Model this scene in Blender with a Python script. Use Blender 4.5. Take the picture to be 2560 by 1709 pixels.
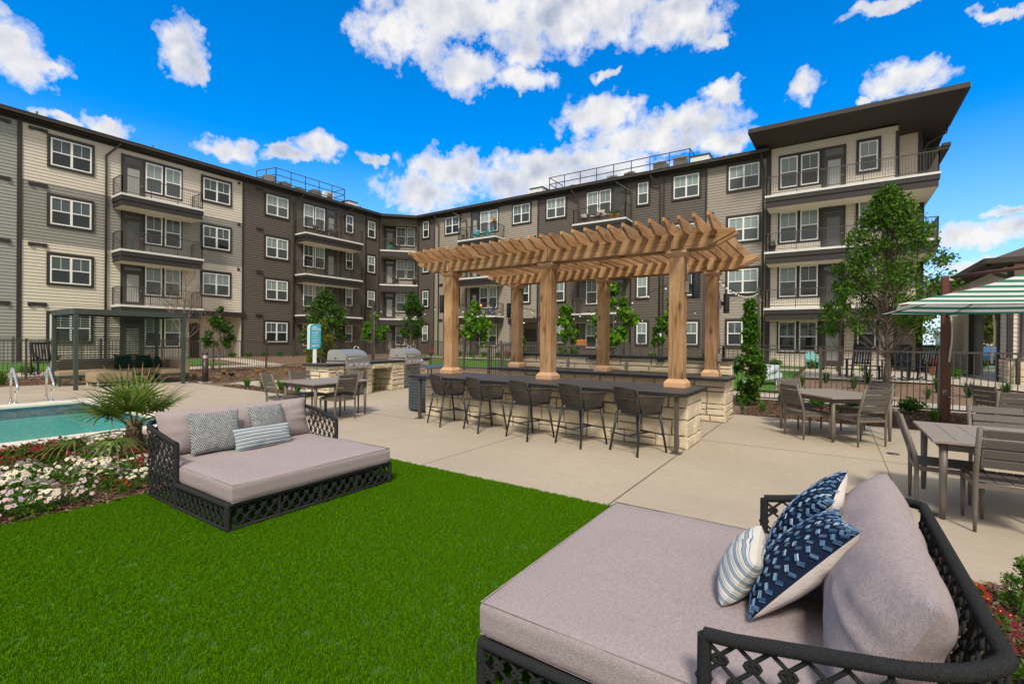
import bpy, math, random
from math import sin, cos, pi, radians as R, sqrt, atan2
from mathutils import Vector, Matrix, noise
for o in list(bpy.data.objects): bpy.data.objects.remove(o)
SC = bpy.context.scene; COL = SC.collection
# ---------------------------------------------------------------- camera
H = 1.62
cam = bpy.data.cameras.new('camera'); cam.sensor_width = 36; cam.lens = 16.746
cam.clip_start = .05; cam.clip_end = 3000
co = bpy.data.objects.new('camera', cam); COL.objects.link(co)
rt = Vector((0.82931556, 0.5587023, 0.00935114)); dn = Vector((0.00986996, 0.00208583, -0.99994912)); fw = Vector((-0.55869337, 0.82936566, -0.00378456))
m3 = Matrix((rt, -dn, -fw)).transposed(); co.matrix_world = Matrix.Translation((0, 0, H)) @ m3.to_4x4()
SC.camera = co
# ---------------------------------------------------------------- light
SUN_EL, SUN_AZ = 50, 150       # azimuth: degrees clockwise from +y
SC.view_settings.view_transform = 'Standard'; SC.view_settings.look = 'None'
SC.view_settings.exposure = EXPOSURE = 0.24; SC.view_settings.gamma = 1
sl = bpy.data.lights.new('sun', 'SUN'); sl.energy = 3.0; sl.angle = R(11); sl.color = (1, .92, .80)
so = bpy.data.objects.new('sun', sl); COL.objects.link(so)
sd = Vector((sin(R(SUN_AZ)) * cos(R(SUN_EL)), cos(R(SUN_AZ)) * cos(R(SUN_EL)), sin(R(SUN_EL))))
so.rotation_euler = (-sd).to_track_quat('-Z', 'Y').to_euler()
W = bpy.data.worlds.new('World'); SC.world = W; W.use_nodes = True
class NT:
    def __init__(s, nt): s.nt = nt; s.n = nt.nodes; s.l = nt.links
    def add(s, t, ins=None, **kw):
        n = s.n.new(t)
        for k, v in kw.items(): setattr(n, k, v)
        for k, v in (ins or {}).items(): s.set(n, k, v)
        return n
    def set(s, n, k, v):
        i = n.inputs[k]
        if isinstance(v, bpy.types.NodeSocket): s.l.new(v, i)
        elif isinstance(v, bpy.types.Node): s.l.new(v.outputs[0], i)
        else: i.default_value = v
    def math(s, op, a, b=0.0, c=None, clamp=False):
        n = s.n.new('ShaderNodeMath'); n.operation = op; n.use_clamp = clamp
        s.set(n, 0, a); s.set(n, 1, b)
        if c is not None: s.set(n, 2, c)
        return n.outputs[0]
    def mix(s, f, a, b, mode='MIX'):
        n = s.n.new('ShaderNodeMix'); n.data_type = 'RGBA'; n.blend_type = mode
        for i, v in ((0, f), (6, a), (7, b)):
            if isinstance(v, bpy.types.NodeSocket): s.l.new(v, n.inputs[i])
            else: n.inputs[i].default_value = (tuple(v) + (1,)) if isinstance(v, (tuple, list)) and len(v) == 3 else v
        return n.outputs[2]
    def ramp(s, f, stops, interp='LINEAR'):
        n = s.n.new('ShaderNodeValToRGB'); r = n.color_ramp; r.interpolation = interp
        while len(r.elements) < len(stops): r.elements.new(.5)
        for e, (p, c) in zip(r.elements, stops):
            e.position = p; e.color = (c, c, c, 1) if isinstance(c, (int, float)) else tuple(c) + (1,)
        s.l.new(f, n.inputs[0]); return n.outputs[0]
    def noise(s, vec, scale, detail=4, rough=.5, out=0, dist=0):
        n = s.n.new('ShaderNodeTexNoise'); n.inputs['Scale'].default_value = scale; n.inputs['Detail'].default_value = detail
        n.inputs['Roughness'].default_value = rough; n.inputs['Distortion'].default_value = dist
        if vec is not None: s.l.new(vec, n.inputs['Vector'])
        return n.outputs[out]
# sky: physical sky underneath, cumulus clouds over it, plus an added unseen overcast bank for soft neutral light
def ray(px, py):
    d = Vector(((px - 1280) / 1190.85, (py - 854.5) / 1190.85, 1.0))
    return (rt * d.x + dn * d.y + fw * d.z).normalized()
CLOUDS = [  # direction of each cloud (given as seen from the deck), half width, half height
 (0, 110, 130, 75), (110, 165, 60, 30), (455, 110, 60, 65), (500, 165, 30, 25), (1000, 95, 110, 60), (1130, 30, 190, 60), (1400, 30, 300, 75), (1680, 60, 120, 55),
 (1160, 185, 90, 45), (1300, 205, 90, 28), (1780, 95, 30, 20), (1310, 130, 60, 35), (1500, 290, 120, 45), (1700, 300, 140, 45), (1620, 345, 200, 50), (1800, 345, 80, 40), (1430, 390, 260, 32),
 (1800, 222, 40, 26), (2030, 220, 55, 42), (2270, 205, 85, 42), (2180, 265, 25, 12), (560, 365, 75, 32), (690, 380, 60, 25), (790, 372, 65, 32), (270, 310, 75, 25), (140, 295, 60, 20),
 (1130, 430, 130, 62), (1320, 440, 190, 75), (1520, 430, 190, 70), (1060, 480, 140, 55), (2450, 590, 130, 32), (2540, 545, 70, 16), (2440, 655, 130, 20), (2500, 5, 60, 16), (2230, 0, 90, 16), (1520, 180, 35, 12), (930, 400, 35, 14)]
w = NT(W.node_tree); w.n.clear()
tc = w.add('ShaderNodeTexCoord').outputs['Generated']
sky = w.add('ShaderNodeTexSky', sky_type='NISHITA', sun_disc=False, sun_elevation=R(SUN_EL), sun_rotation=R(SUN_AZ), air_density=1.0, dust_density=.3, ozone_density=3.0)
def vsub(v, k):
    n = w.n.new('ShaderNodeVectorMath'); n.operation = 'MULTIPLY_ADD'; s_ = w.n.new('ShaderNodeVectorMath'); s_.operation = 'SUBTRACT'; w.l.new(v, s_.inputs[0]); s_.inputs[1].default_value = (.5, .5, .5)
    w.l.new(s_.outputs[0], n.inputs[0]); n.inputs[1].default_value = k; return n
w1 = vsub(w.noise(tc, 7, 3, .55, out=1), (.10, .10, .06)); w.l.new(tc, w1.inputs[2])
w2 = vsub(w.noise(tc, 26, 6, .62, out=1), (.055, .055, .05)); w.l.new(w1.outputs[0], w2.inputs[2])
acc = None
for px, py, rx, ry in CLOUDS:
    c = ray(px, py); sc = 1 / 1190.85 / sqrt(1 + ((px - 1280) / 1190.85) ** 2)
    mp = w.add('ShaderNodeMapping', vector_type='TEXTURE'); w.set(mp, 'Vector', w2.outputs[0])
    mp.inputs['Location'].default_value = c; mp.inputs['Rotation'].default_value = (0, 0, atan2(c.y, c.x) - pi / 2)
    mp.inputs['Scale'].default_value = (rx * sc * 1.12, 1.2, ry * sc * 1.1)
    ln = w.n.new('ShaderNodeVectorMath'); ln.operation = 'LENGTH'; w.l.new(mp.outputs[0], ln.inputs[0])
    v = w.math('SUBTRACT', 1.0, ln.outputs['Value'], clamp=True)
    acc = v if acc is None else w.math('MAXIMUM', acc, v)
lift = w.n.new('ShaderNodeVectorMath'); lift.operation = 'ADD'; w.l.new(tc, lift.inputs[0]); lift.inputs[1].default_value = (-.012, -.004, .022)
fb = w.noise(tc, 30, 8, .60); fb2 = w.noise(lift.outputs[0], 13, 4, .5)
dens = w.math('ADD', acc, w.math('MULTIPLY', w.math('SUBTRACT', fb, .52), w.math('MULTIPLY', w.ramp(acc, [(.0, 0.0), (.14, 1.0)]), 1.5)))
mask = w.ramp(dens, [(.08, 0.0), (.26, .40), (.50, .9), (.66, 1.0)])
rel = w.math('MULTIPLY_ADD', w.math('SUBTRACT', fb2, w.noise(tc, 13, 4, .5)), 3.6, .42, clamp=True)
core = w.ramp(dens, [(.22, 0.0), (.62, 1.0)])
shade = w.math('MULTIPLY', core, w.math('MULTIPLY', rel, w.ramp(w.noise(tc, 8, 4, .6), [(.34, .35), (.62, 1.0)])))
ccol = w.mix(shade, (.80, .79, .79), (.36, .41, .54))
z = w.add('ShaderNodeSeparateXYZ', {0: tc}).outputs[2]
scol = w.n.new('ShaderNodeHueSaturation'); w.set(scol, 'Color', sky.outputs[0]); scol.inputs['Saturation'].default_value = 1.5; scol.inputs['Hue'].default_value = .506; scol.inputs['Value'].default_value = 1.4
sm = w.n.new('ShaderNodeVectorMath'); sm.operation = 'SCALE'; w.l.new(scol.outputs[0], sm.inputs[0]); sm.inputs['Scale'].default_value = SKY_STRENGTH = .15
# added overcast bank, unseen behind the viewer and high overhead, to soften the light
dt = w.n.new('ShaderNodeVectorMath'); dt.operation = 'DOT_PRODUCT'; w.l.new(tc, dt.inputs[0]); dt.inputs[1].default_value = (.55, -.55, .63)
bank = w.ramp(dt.outputs['Value'], [(.02, 0.0), (.32, 1.0)])
bankc = w.mix(w.noise(tc, 3, 5, .6), (.46, .46, .46), (.88, .84, .78))
hz = w.mix(w.ramp(z, [(.0, .75), (.12, .42), (.34, 0.0)]), sm.outputs[0], (.40, .62, .92)); out = w.mix(mask, hz, ccol); out = w.mix(bank, out, bankc)
grd = w.ramp(z, [(.498, 0.0), (.5, 1.0)]) if False else None
bg = w.add('ShaderNodeBackground', {'Color': out, 'Strength': 1.0})
w.add('ShaderNodeOutputWorld', {0: bg})
W.cycles.sampling_method = 'MANUAL'; W.cycles.sample_map_resolution = 512
# ---------------------------------------------------------------- mesh helpers
class MB:
    def __init__(s): s.v = []; s.f = []; s.m = []; s.sm = []
    def add(s, vs, fs, mat=0, smooth=False):
        b = len(s.v); s.v += [tuple(v) for v in vs]
        for f in fs: s.f.append(tuple(i + b for i in f)); s.m.append(mat); s.sm.append(smooth)
    def box(s, x0, x1, y0, y1, z0, z1, mat=0):
        s.add([(x0, y0, z0), (x1, y0, z0), (x1, y1, z0), (x0, y1, z0), (x0, y0, z1), (x1, y0, z1), (x1, y1, z1), (x0, y1, z1)],
              [(0, 3, 2, 1), (4, 5, 6, 7), (0, 1, 5, 4), (1, 2, 6, 5), (2, 3, 7, 6), (3, 0, 4, 7)], mat)
    def obox(s, M, sx, sy, sz, mat=0):
        x, y, z = sx / 2, sy / 2, sz / 2
        s.add([M @ Vector(p) for p in ((-x, -y, -z), (x, -y, -z), (x, y, -z), (-x, y, -z), (-x, -y, z), (x, -y, z), (x, y, z), (-x, y, z))],
              [(0, 3, 2, 1), (4, 5, 6, 7), (0, 1, 5, 4), (1, 2, 6, 5), (2, 3, 7, 6), (3, 0, 4, 7)], mat)
    def bar(s, a, b, wd, th, mat=0, up=(0, 0, 1)):
        a = Vector(a); b = Vector(b); d = (b - a); L = d.length; d.normalize(); u = Vector(up)
        if abs(d.dot(u)) > .98: u = Vector((0, 1, 0))
        sd_ = d.cross(u).normalized(); u = sd_.cross(d)
        M = Matrix((d, sd_, u)).transposed().to_4x4(); M.translation = (a + b) / 2
        s.obox(M, L, wd, th, mat)
    def tube(s, pts, r, n=6, mat=0, closed=False, rs=None, cap=True):
        pts = [Vector(p) for p in pts]; k = len(pts); b = len(s.v); prev = None
        for i, p in enumerate(pts):
            if closed: t = pts[(i + 1) % k] - pts[i - 1]
            else: t = pts[min(i + 1, k - 1)] - pts[max(i - 1, 0)]
            t = t.normalized() if t.length > 1e-9 else Vector((0, 0, 1))
            if prev is None:
                u = Vector((0, 0, 1)) if abs(t.z) < .9 else Vector((1, 0, 0)); a = t.cross(u).normalized()
            else: a = (prev - t * prev.dot(t)).normalized()
            prev = a; c = t.cross(a); rr = rs[i] if rs else r
            for j in range(n):
                an = 2 * pi * j / n; q = p + (a * cos(an) + c * sin(an)) * rr; s.v.append((q.x, q.y, q.z))
        for i in range(k if closed else k - 1):
            for j in range(n):
                s.f.append((b + i * n + j, b + i * n + (j + 1) % n, b + ((i + 1) % k) * n + (j + 1) % n, b + ((i + 1) % k) * n + j)); s.m.append(mat); s.sm.append(True)
        if cap and not closed:
            s.f.append(tuple(b + j for j in reversed(range(n)))); s.m.append(mat); s.sm.append(False)
            s.f.append(tuple(b + (k - 1) * n + j for j in range(n))); s.m.append(mat); s.sm.append(False)
    def lathe(s, prof, n=16, c=(0, 0, 0), mat=0, smooth=True):
        b = len(s.v)
        for r, z in prof:
            for j in range(n): s.v.append((c[0] + r * cos(2 * pi * j / n), c[1] + r * sin(2 * pi * j / n), c[2] + z))
        for i in range(len(prof) - 1):
            for j in range(n):
                s.f.append((b + i * n + j, b + i * n + (j + 1) % n, b + (i + 1) * n + (j + 1) % n, b + (i + 1) * n + j)); s.m.append(mat); s.sm.append(smooth)
        s.f.append(tuple(b + j for j in reversed(range(n)))); s.m.append(mat); s.sm.append(False)
        t = b + (len(prof) - 1) * n; s.f.append(tuple(t + j for j in range(n))); s.m.append(mat); s.sm.append(False)
    def prism(s, poly, f0, f1, mat=0, smooth=False):   # poly: list of 2-D points, f0/f1: functions (a,b)->3-D for both ends
        n = len(poly); vs = [f0(*p) for p in poly] + [f1(*p) for p in poly]
        s.add(vs, [tuple(range(n)), tuple(reversed(range(n, 2 * n)))], mat)
        s.add(vs, [(i, i + n, (i + 1) % n + n, (i + 1) % n) for i in range(n)], mat, smooth)
    def grid(s, fn, nu, nv, mat=0, smooth=True):
        vs = [fn(i / nu, j / nv) for j in range(nv + 1) for i in range(nu + 1)]
        s.add(vs, [(j * (nu + 1) + i, j * (nu + 1) + i + 1, (j + 1) * (nu + 1) + i + 1, (j + 1) * (nu + 1) + i) for j in range(nv) for i in range(nu)], mat, smooth)
    def build(s, name, mats, parent=None, loc=(0, 0, 0), rz=0, bevel=0, seg=2, fix=True):
        me = bpy.data.meshes.new(name); me.from_pydata(s.v, [], s.f)
        for m in (mats if isinstance(mats, (list, tuple)) else [mats]): me.materials.append(m)
        me.polygons.foreach_set('material_index', s.m); me.polygons.foreach_set('use_smooth', s.sm)
        me.update()
        o = bpy.data.objects.new(name, me); COL.objects.link(o)
        o.location = loc; o.rotation_euler = (0, 0, rz)
        if parent: o.parent = parent
        if bevel:
            b = o.modifiers.new('bevel', 'BEVEL'); b.width = bevel; b.segments = seg; b.limit_method = 'ANGLE'; b.angle_limit = R(40)
        return o
def tag(o, label=None, cat=None, group=None, kind=None):
    if label: o['label'] = label
    if cat: o['category'] = cat
    if group: o['group'] = group
    if kind: o['kind'] = kind
    return o
def empty(name, loc, rz=0, label=None, cat=None, group=None):
    o = bpy.data.objects.new(name, None); COL.objects.link(o); o.location = loc; o.rotation_euler = (0, 0, rz); o.empty_display_size = .1
    return tag(o, label, cat, group)
KIDS = {}
def copy_tree(o, parent=None, **kw):
    c = o.copy(); COL.objects.link(c); c.parent = parent
    for ch in [x for x in COL.objects if x.parent == o]: copy_tree(ch, c)
    return c
# ---------------------------------------------------------------- materials
def mat(name, col, rough=.6, var=0, scale=8, bump=0, bscale=60, metal=0, spec=.5, stretch=None, col2=None, detail=4, rnd=0, coords='Object'):
    m = bpy.data.materials.new(name); m.use_nodes = True; t = NT(m.node_tree); b = t.n['Principled BSDF']
    b.inputs['Roughness'].default_value = rough; b.inputs['Metallic'].default_value = metal; b.inputs['Specular IOR Level'].default_value = spec
    vec = t.add('ShaderNodeTexCoord').outputs[coords]
    if stretch:
        mp = t.add('ShaderNodeMapping'); t.set(mp, 'Vector', vec); mp.inputs['Scale'].default_value = stretch; vec = mp.outputs[0]
    c = tuple(col) + (1,)
    if var or col2:
        n = t.noise(vec, scale, detail, .6)
        c2 = col2 if col2 else tuple(max(0, x * (1 - var)) for x in col); c1 = col if col2 else tuple(min(1, x * (1 + var)) for x in col)
        csock = t.mix(t.ramp(n, [(.3, 0.0), (.7, 1.0)]), c1, c2)
    else: csock = None
    if rnd:
        oi = t.add('ShaderNodeObjectInfo').outputs['Random']; f = t.math('MULTIPLY_ADD', oi, 2 * rnd, 1 - rnd)
        hs = t.n.new('ShaderNodeHueSaturation'); t.set(hs, 'Value', f)
        if csock is not None: t.set(hs, 'Color', csock)
        else: hs.inputs['Color'].default_value = c
        csock = hs.outputs[0]
    if csock is not None: t.set(b, 'Base Color', csock)
    else: b.inputs['Base Color'].default_value = c
    if bump:
        bn = t.n.new('ShaderNodeBump'); bn.inputs['Strength'].default_value = bump; bn.inputs['Distance'].default_value = .02
        t.set(bn, 'Height', t.noise(vec, bscale, 5, .6)); t.set(b, 'Normal', bn)
    return m
def leafmat(name, c1, c2, c3=None, rough=.55, spread=1.0):
    m = bpy.data.materials.new(name); m.use_nodes = True; t = NT(m.node_tree); b = t.n['Principled BSDF']
    g = t.add('ShaderNodeNewGeometry').outputs['Random Per Island']
    st = [(0, c1), (.75, c2)] + ([(1, c3)] if c3 else [])
    c = t.ramp(g, st); t.set(b, 'Base Color', c); b.inputs['Roughness'].default_value = rough; b.inputs['Specular IOR Level'].default_value = .04 if name == 'turf_blade' else .2
    tr = t.add('ShaderNodeBsdfTranslucent', {'Color': c}); mx = t.n.new('ShaderNodeMixShader'); mx.inputs[0].default_value = .3
    t.l.new(b.outputs[0], mx.inputs[1]); t.l.new(tr.outputs[0], mx.inputs[2]); t.l.new(mx.outputs[0], t.n['Material Output'].inputs[0])
    return m
def woodmat(name, c1, c2, c3, axis):
    m = bpy.data.materials.new(name); m.use_nodes = True; t = NT(m.node_tree); b = t.n['Principled BSDF']
    vec = t.add('ShaderNodeTexCoord').outputs['Object']; oi = t.add('ShaderNodeObjectInfo').outputs['Random']
    off = t.n.new('ShaderNodeVectorMath'); off.operation = 'ADD'; t.set(off, 0, vec); t.set(off, 1, t.math('MULTIPLY', oi, 37.0))
    sc = [34, 34, 34]; sc[axis] = 1.6
    mp = t.add('ShaderNodeMapping'); t.set(mp, 'Vector', off.outputs[0]); mp.inputs['Scale'].default_value = sc
    gr = t.noise(mp.outputs[0], 1.0, 6, .65, dist=.6)
    big = t.noise(off.outputs[0], 1.7, 3, .5)
    sc2 = [5, 5, 5]; sc2[axis] = 2.2
    mp2 = t.add('ShaderNodeMapping'); t.set(mp2, 'Vector', off.outputs[0]); mp2.inputs['Scale'].default_value = sc2
    vo = t.add('ShaderNodeTexVoronoi', {'Vector': mp2.outputs[0], 'Scale': 1.0}); kn = t.ramp(vo.outputs['Distance'], [(.05, 1.0), (.16, .4), (.26, 0.0)])
    c = t.mix(t.ramp(gr, [(.36, 0.0), (.62, 1.0)]), c1, c2)
    c = t.mix(t.math('MULTIPLY', t.ramp(big, [(.42, 0.0), (.7, 1.0)]), .75), c, c3)
    c = t.mix(t.math('MULTIPLY', kn, .8), c, (.06, .028, .012))
    hs = t.n.new('ShaderNodeHueSaturation'); t.set(hs, 'Color', c); t.set(hs, 'Value', t.math('MULTIPLY_ADD', oi, .4, .8)); t.set(b, 'Base Color', hs.outputs[0])
    b.inputs['Roughness'].default_value = .75; b.inputs['Specular IOR Level'].default_value = .25
    bn = t.n.new('ShaderNodeBump'); bn.inputs['Strength'].default_value = .35; bn.inputs['Distance'].default_value = .01; t.set(bn, 'Height', gr); t.set(b, 'Normal', bn)
    return m
M = {}
M['cream'] = mat('cream_siding', (.66, .60, .50), .6, .05, 3, .1, 40, stretch=(1, 1, 6))
M['midgrey'] = mat('grey_siding', (.285, .272, .24), .6, .05, 3, .1, 40, stretch=(1, 1, 6))
M['lightgrey'] = mat('light_grey_siding', (.32, .285, .235), .6, .05, 3, .1, 40, stretch=(1, 1, 6))
M['greengrey'] = mat('green_grey_siding', (.31, .32, .285), .6, .05, 3, .1, 40, stretch=(1, 1, 6))
M['dark'] = mat('dark_siding', (.105, .086, .07), .6, .06, 3, .1, 40, stretch=(1, 1, 6))
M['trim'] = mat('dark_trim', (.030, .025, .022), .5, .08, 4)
M['gutter'] = mat('brown_gutter', (.042, .033, .028), .4, .1, 3)
M['soffit'] = mat('dark_soffit', (.045, .037, .030), .7, .05, 3)
M['creamflat'] = mat('cream_soffit', (.78, .70, .55), .7, .03, 3)
M['white'] = mat('white_vinyl', (.88, .88, .86), .35, .02, 5)
M['slabwhite'] = mat('white_slab_edge', (.70, .70, .68), .6, .06, 3)
M['rail'] = mat('brown_metal_rail', (.075, .062, .055), .45, .08, 9)
M['shingle'] = mat('roof_shingle', (.075, .062, .052), .85, .25, 30, .5, 60)
M['membrane'] = mat('white_membrane', (.75, .75, .73), .6, .05, 3)
M['hvac'] = mat('grey_hvac', (.20, .19, .175), .5, .1, 12)
M['door'] = mat('brown_door', (.055, .046, .04), .45, .05, 4)
def glassmat(name, lo, hi, freq, seed):
    m = bpy.data.materials.new(name); m.use_nodes = True; t = NT(m.node_tree); b = t.n['Principled BSDF']
    vec = t.add('ShaderNodeTexCoord').outputs['Object']; zz = t.add('ShaderNodeSeparateXYZ', {0: vec}).outputs[2]
    oi = t.add('ShaderNodeObjectInfo').outputs['Random']
    st = t.math('FRACT', t.math('MULTIPLY', zz, freq)); sl_ = t.ramp(st, [(.0, .62), (.35, 1.0), (.8, 1.0), (1, .62)])
    lev = t.ramp(t.math('FRACT', t.math('MULTIPLY', oi, seed)), [(0, 0.0), (.35, .15), (.45, .75), (1, 1.0)])
    c = t.mix(lev, lo, hi); c = t.mix(1.0, c, sl_, 'MULTIPLY'); t.set(b, 'Base Color', c)
    b.inputs['Roughness'].default_value = .04; b.inputs['Specular IOR Level'].default_value = .55
    bn = t.n.new('ShaderNodeBump'); bn.inputs['Strength'].default_value = .04; bn.inputs['Distance'].default_value = .1; t.set(bn, 'Height', t.noise(vec, 1.6, 2)); t.set(b, 'Normal', bn)
    return m
M['glassup'] = glassmat('upper_sash_glass', (.055, .08, .085), (.31, .385, .375), 18, 7.3)
M['glasslo'] = glassmat('lower_sash_screen', (.014, .018, .019), (.085, .105, .105), 18, 7.3)
M['doorglass'] = glassmat('door_glass', (.05, .06, .06), (.42, .43, .40), 20, 11.7)
M['transom'] = mat('transom_glass', (.03, .035, .036), .05, spec=.8)
M['cedar_x'] = woodmat('cedar_beam', (.48, .29, .14), (.25, .128, .052), (.52, .345, .195), 0)
M['cedar_y'] = woodmat('cedar_rafter', (.49, .29, .14), (.27, .138, .056), (.54, .35, .195), 1)
M['cedar_z'] = woodmat('cedar_post', (.43, .26, .125), (.21, .108, .046), (.48, .32, .18), 2)
M['cedarlight'] = woodmat('new_cedar_trim', (.56, .345, .20), (.46, .26, .13), (.58, .40, .26), 0)
def concrete(name, col, dots=True):
    m = bpy.data.materials.new(name); m.use_nodes = True; t = NT(m.node_tree); b = t.n['Principled BSDF']
    vec = t.add('ShaderNodeTexCoord').outputs['Object']
    a = t.ramp(t.noise(vec, .45, 5, .6), [(.3, 0.0), (.7, 1.0)]); f = t.noise(vec, 9, 6, .7); d = t.noise(vec, 70, 3, .6)
    c = t.mix(a, tuple(x * .86 for x in col), tuple(x * 1.06 for x in col)); c = t.mix(t.math('MULTIPLY', t.ramp(f, [(.45, 0.0), (.75, 1.0)]), .3), c, (col[0] * .7, col[1] * .64, col[2] * .56))
    st = t.ramp(t.noise(vec, .8, 4, .7), [(.58, 0.0), (.72, 1.0)]); c = t.mix(t.math('MULTIPLY', st, .22), c, (.42, .33, .24))
    if dots:
        vo = t.add('ShaderNodeTexVoronoi', {'Vector': vec, 'Scale': 26.0, 'Randomness': 1.0}); k = t.ramp(vo.outputs['Distance'], [(.10, 1.0), (.17, 0.0)])
        k = t.math('MULTIPLY', k, t.ramp(t.noise(vec, 1.3, 3), [(.42, 0.0), (.58, .55)])); c = t.mix(k, c, (.22, .18, .14))
    t.set(b, 'Base Color', c); b.inputs['Roughness'].default_value = .8; b.inputs['Specular IOR Level'].default_value = .3
    bn = t.n.new('ShaderNodeBump'); bn.inputs['Strength'].default_value = .25; bn.inputs['Distance'].default_value = .004; t.set(bn, 'Height', t.math('ADD', d, t.math('MULTIPLY', f, .8))); t.set(b, 'Normal', bn)
    return m
M['concrete'] = concrete('deck_concrete', (.425, .362, .283)); M['path'] = concrete('path_concrete', (.47, .42, .35), False)
M['coping'] = concrete('pool_coping', (.68, .64, .56), False)
M['joint'] = mat('joint_filler', (.16, .135, .11), .9, .2, 20)
M['mulch'] = mat('bark_mulch', (.15, .085, .05), .95, 0, 22, 1.0, 35, col2=(.05, .028, .018), detail=8)
M['mulchtan'] = mat('dry_bark_mulch', (.27, .18, .115), .95, 0, 14, 1.0, 30, col2=(.10, .062, .042), detail=8)
M['mulchchip'] = leafmat('bark_chips', (.08, .048, .03), (.25, .155, .095), (.36, .25, .165), .95)
M['lawn'] = mat('lawn_grass', (.075, .20, .012), .9, 0, 5, 1.0, 90, col2=(.04, .125, .008), detail=8)
M['turfbase'] = mat('turf_backing', (.036, .11, .004), .95, .3, 30)
M['grassfar'] = mat('outer_ground', (.09, .14, .03), .95, .3, 1, .6, 20)
M['asphalt'] = mat('parking_asphalt', (.16, .155, .15), .9, .1, 4)
M['stone'] = mat('limestone_block', (.70, .61, .46), .85, 0, 3.2, .9, 26, col2=(.56, .46, .31), detail=8, spec=.2)
M['mortar'] = mat('grey_mortar', (.145, .125, .105), .95, .2, 30, .5, 60)
M['counter'] = mat('dark_granite_top', (.062, .054, .05), .5, .3, 14, .15, 50)
M['counteredge'] = mat('dark_granite_edge', (.018, .018, .019), .4, .2, 14)
M['rope'] = mat('charcoal_rope', (.034, .036, .039), .85, .35, 150, .8, 250, stretch=(1, 1, 1), spec=.2)
M['stoolrope'] = mat('brown_grey_rope', (.072, .062, .054), .85, .3, 120, .6, 220, spec=.2)
M['stoolmetal'] = mat('black_metal', (.017, .018, .020), .45, .1, 20)
M['cushion'] = mat('mauve_grey_cushion', (.375, .315, .32), .95, .15, 75, .5, 210, spec=.1, detail=3)
M['chairwood'] = mat('taupe_resin_slat', (.108, .096, .083), .6, .12, 30, .2, 60, stretch=(1, 1, 8))
M['chairframe'] = mat('taupe_metal', (.135, .112, .088), .5, .06, 20)
M['tabletop'] = mat('light_taupe_top', (.27, .232, .195), .5, .07, 20)
M['steel'] = mat('stainless_steel', (.56, .53, .49), .55, .05, 6, metal=1, stretch=(1, 1, 14))
M['chrome'] = mat('polished_steel', (.75, .74, .72), .08, metal=1)
M['binblue'] = mat('slate_blue_metal', (.058, .078, .092), .5, .05, 10)
M['black'] = mat('black_plastic', (.012, .012, .013), .55, .1, 10)
M['bronze'] = mat('dark_bronze', (.035, .024, .022), .45, .1, 6)
M['cabana'] = mat('green_painted_metal', (.042, .060, .048), .5, .06, 8)
M['sofa'] = mat('khaki_upholstery', (.33, .26, .175), .95, .08, 140, .2, 300, spec=.1)
M['greenpillow'] = mat('dark_green_fabric', (.012, .035, .024), .9, .1, 60, .2, 200, spec=.1)
M['signblue'] = mat('sign_blue', (.045, .36, .50), .4); M['signwhite'] = mat('sign_white', (.8, .82, .84), .4)
M['bark'] = mat('tree_bark', (.19, .15, .115), .9, .3, 14, .8, 30, stretch=(1, 1, .4)); M['darkbark'] = mat('dark_bark', (.10, .075, .058), .9, .3, 20, .8, 40)
M['palmbark'] = mat('palm_trunk', (.12, .08, .05), .95, .4, 25, 1, 40)
M['leaf'] = leafmat('maple_leaf', (.03, .082, .006), (.078, .18, .014), (.16, .27, .025))
M['leafdark'] = leafmat('dark_leaf', (.02, .06, .007), (.052, .13, .014), (.11, .20, .02))
M['leaflime'] = leafmat('lime_leaf', (.045, .13, .008), (.12, .27, .015), (.19, .34, .03))
M['leafshrub'] = leafmat('shrub_leaf', (.03, .085, .006), (.075, .19, .014), (.15, .28, .03))
M['leafred'] = leafmat('reddish_leaf', (.05, .11, .012), (.16, .20, .02), (.30, .18, .05))
M['grassclump'] = leafmat('grass_blade', (.05, .14, .012), (.13, .26, .03), (.20, .30, .06)); M['tangrass'] = leafmat('tan_grass', (.40, .24, .09), (.55, .36, .16), (.6, .44, .24))
M['turf'] = leafmat('turf_blade', (.040, .132, .002), (.105, .265, .003), (.21, .39, .008), .6)
M['palmleaf'] = leafmat('palm_frond', (.045, .10, .010), (.12, .19, .025), (.24, .27, .06)); M['palmtip'] = leafmat('dry_palm_tip', (.35, .20, .07), (.45, .28, .12))
M['terra'] = mat('terracotta', (.35, .14, .07), .8, .1, 10)
M['umbpost'] = mat('mahogany_post', (.115, .038, .022), .4, .2, 10, stretch=(1, 1, .2))
M['teal'] = mat('teal_plastic', (.03, .30, .30), .5); M['navy'] = mat('navy_fabric', (.02, .06, .12), .8); M['orange'] = mat('orange_flower', (.75, .30, .02), .7); M['redfl'] = mat('red_flower', (.55, .03, .02), .7)
M['copper'] = mat('copper', (.75, .30, .16), .35, metal=.8); M['bluewhite'] = mat('pale_blue_paint', (.55, .62, .68), .5, .06, 8)
M['whitefab'] = mat('white_cotton', (.66, .60, .57), .95, .05, 30, .2, 60, spec=.1)
M['bulb'] = mat('glass_bulb', (.75, .74, .7), .15); M['wicker'] = mat('brown_wicker', (.06, .04, .03), .8, .3, 60, .6, 90)
M['lamp'] = mat('lit_lamp', (.9, .8, .6), .4); _b = M['lamp'].node_tree.nodes['Principled BSDF']; _b.inputs['Emission Color'].default_value = (1, .78, .5, 1); _b.inputs['Emission Strength'].default_value = 9
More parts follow.
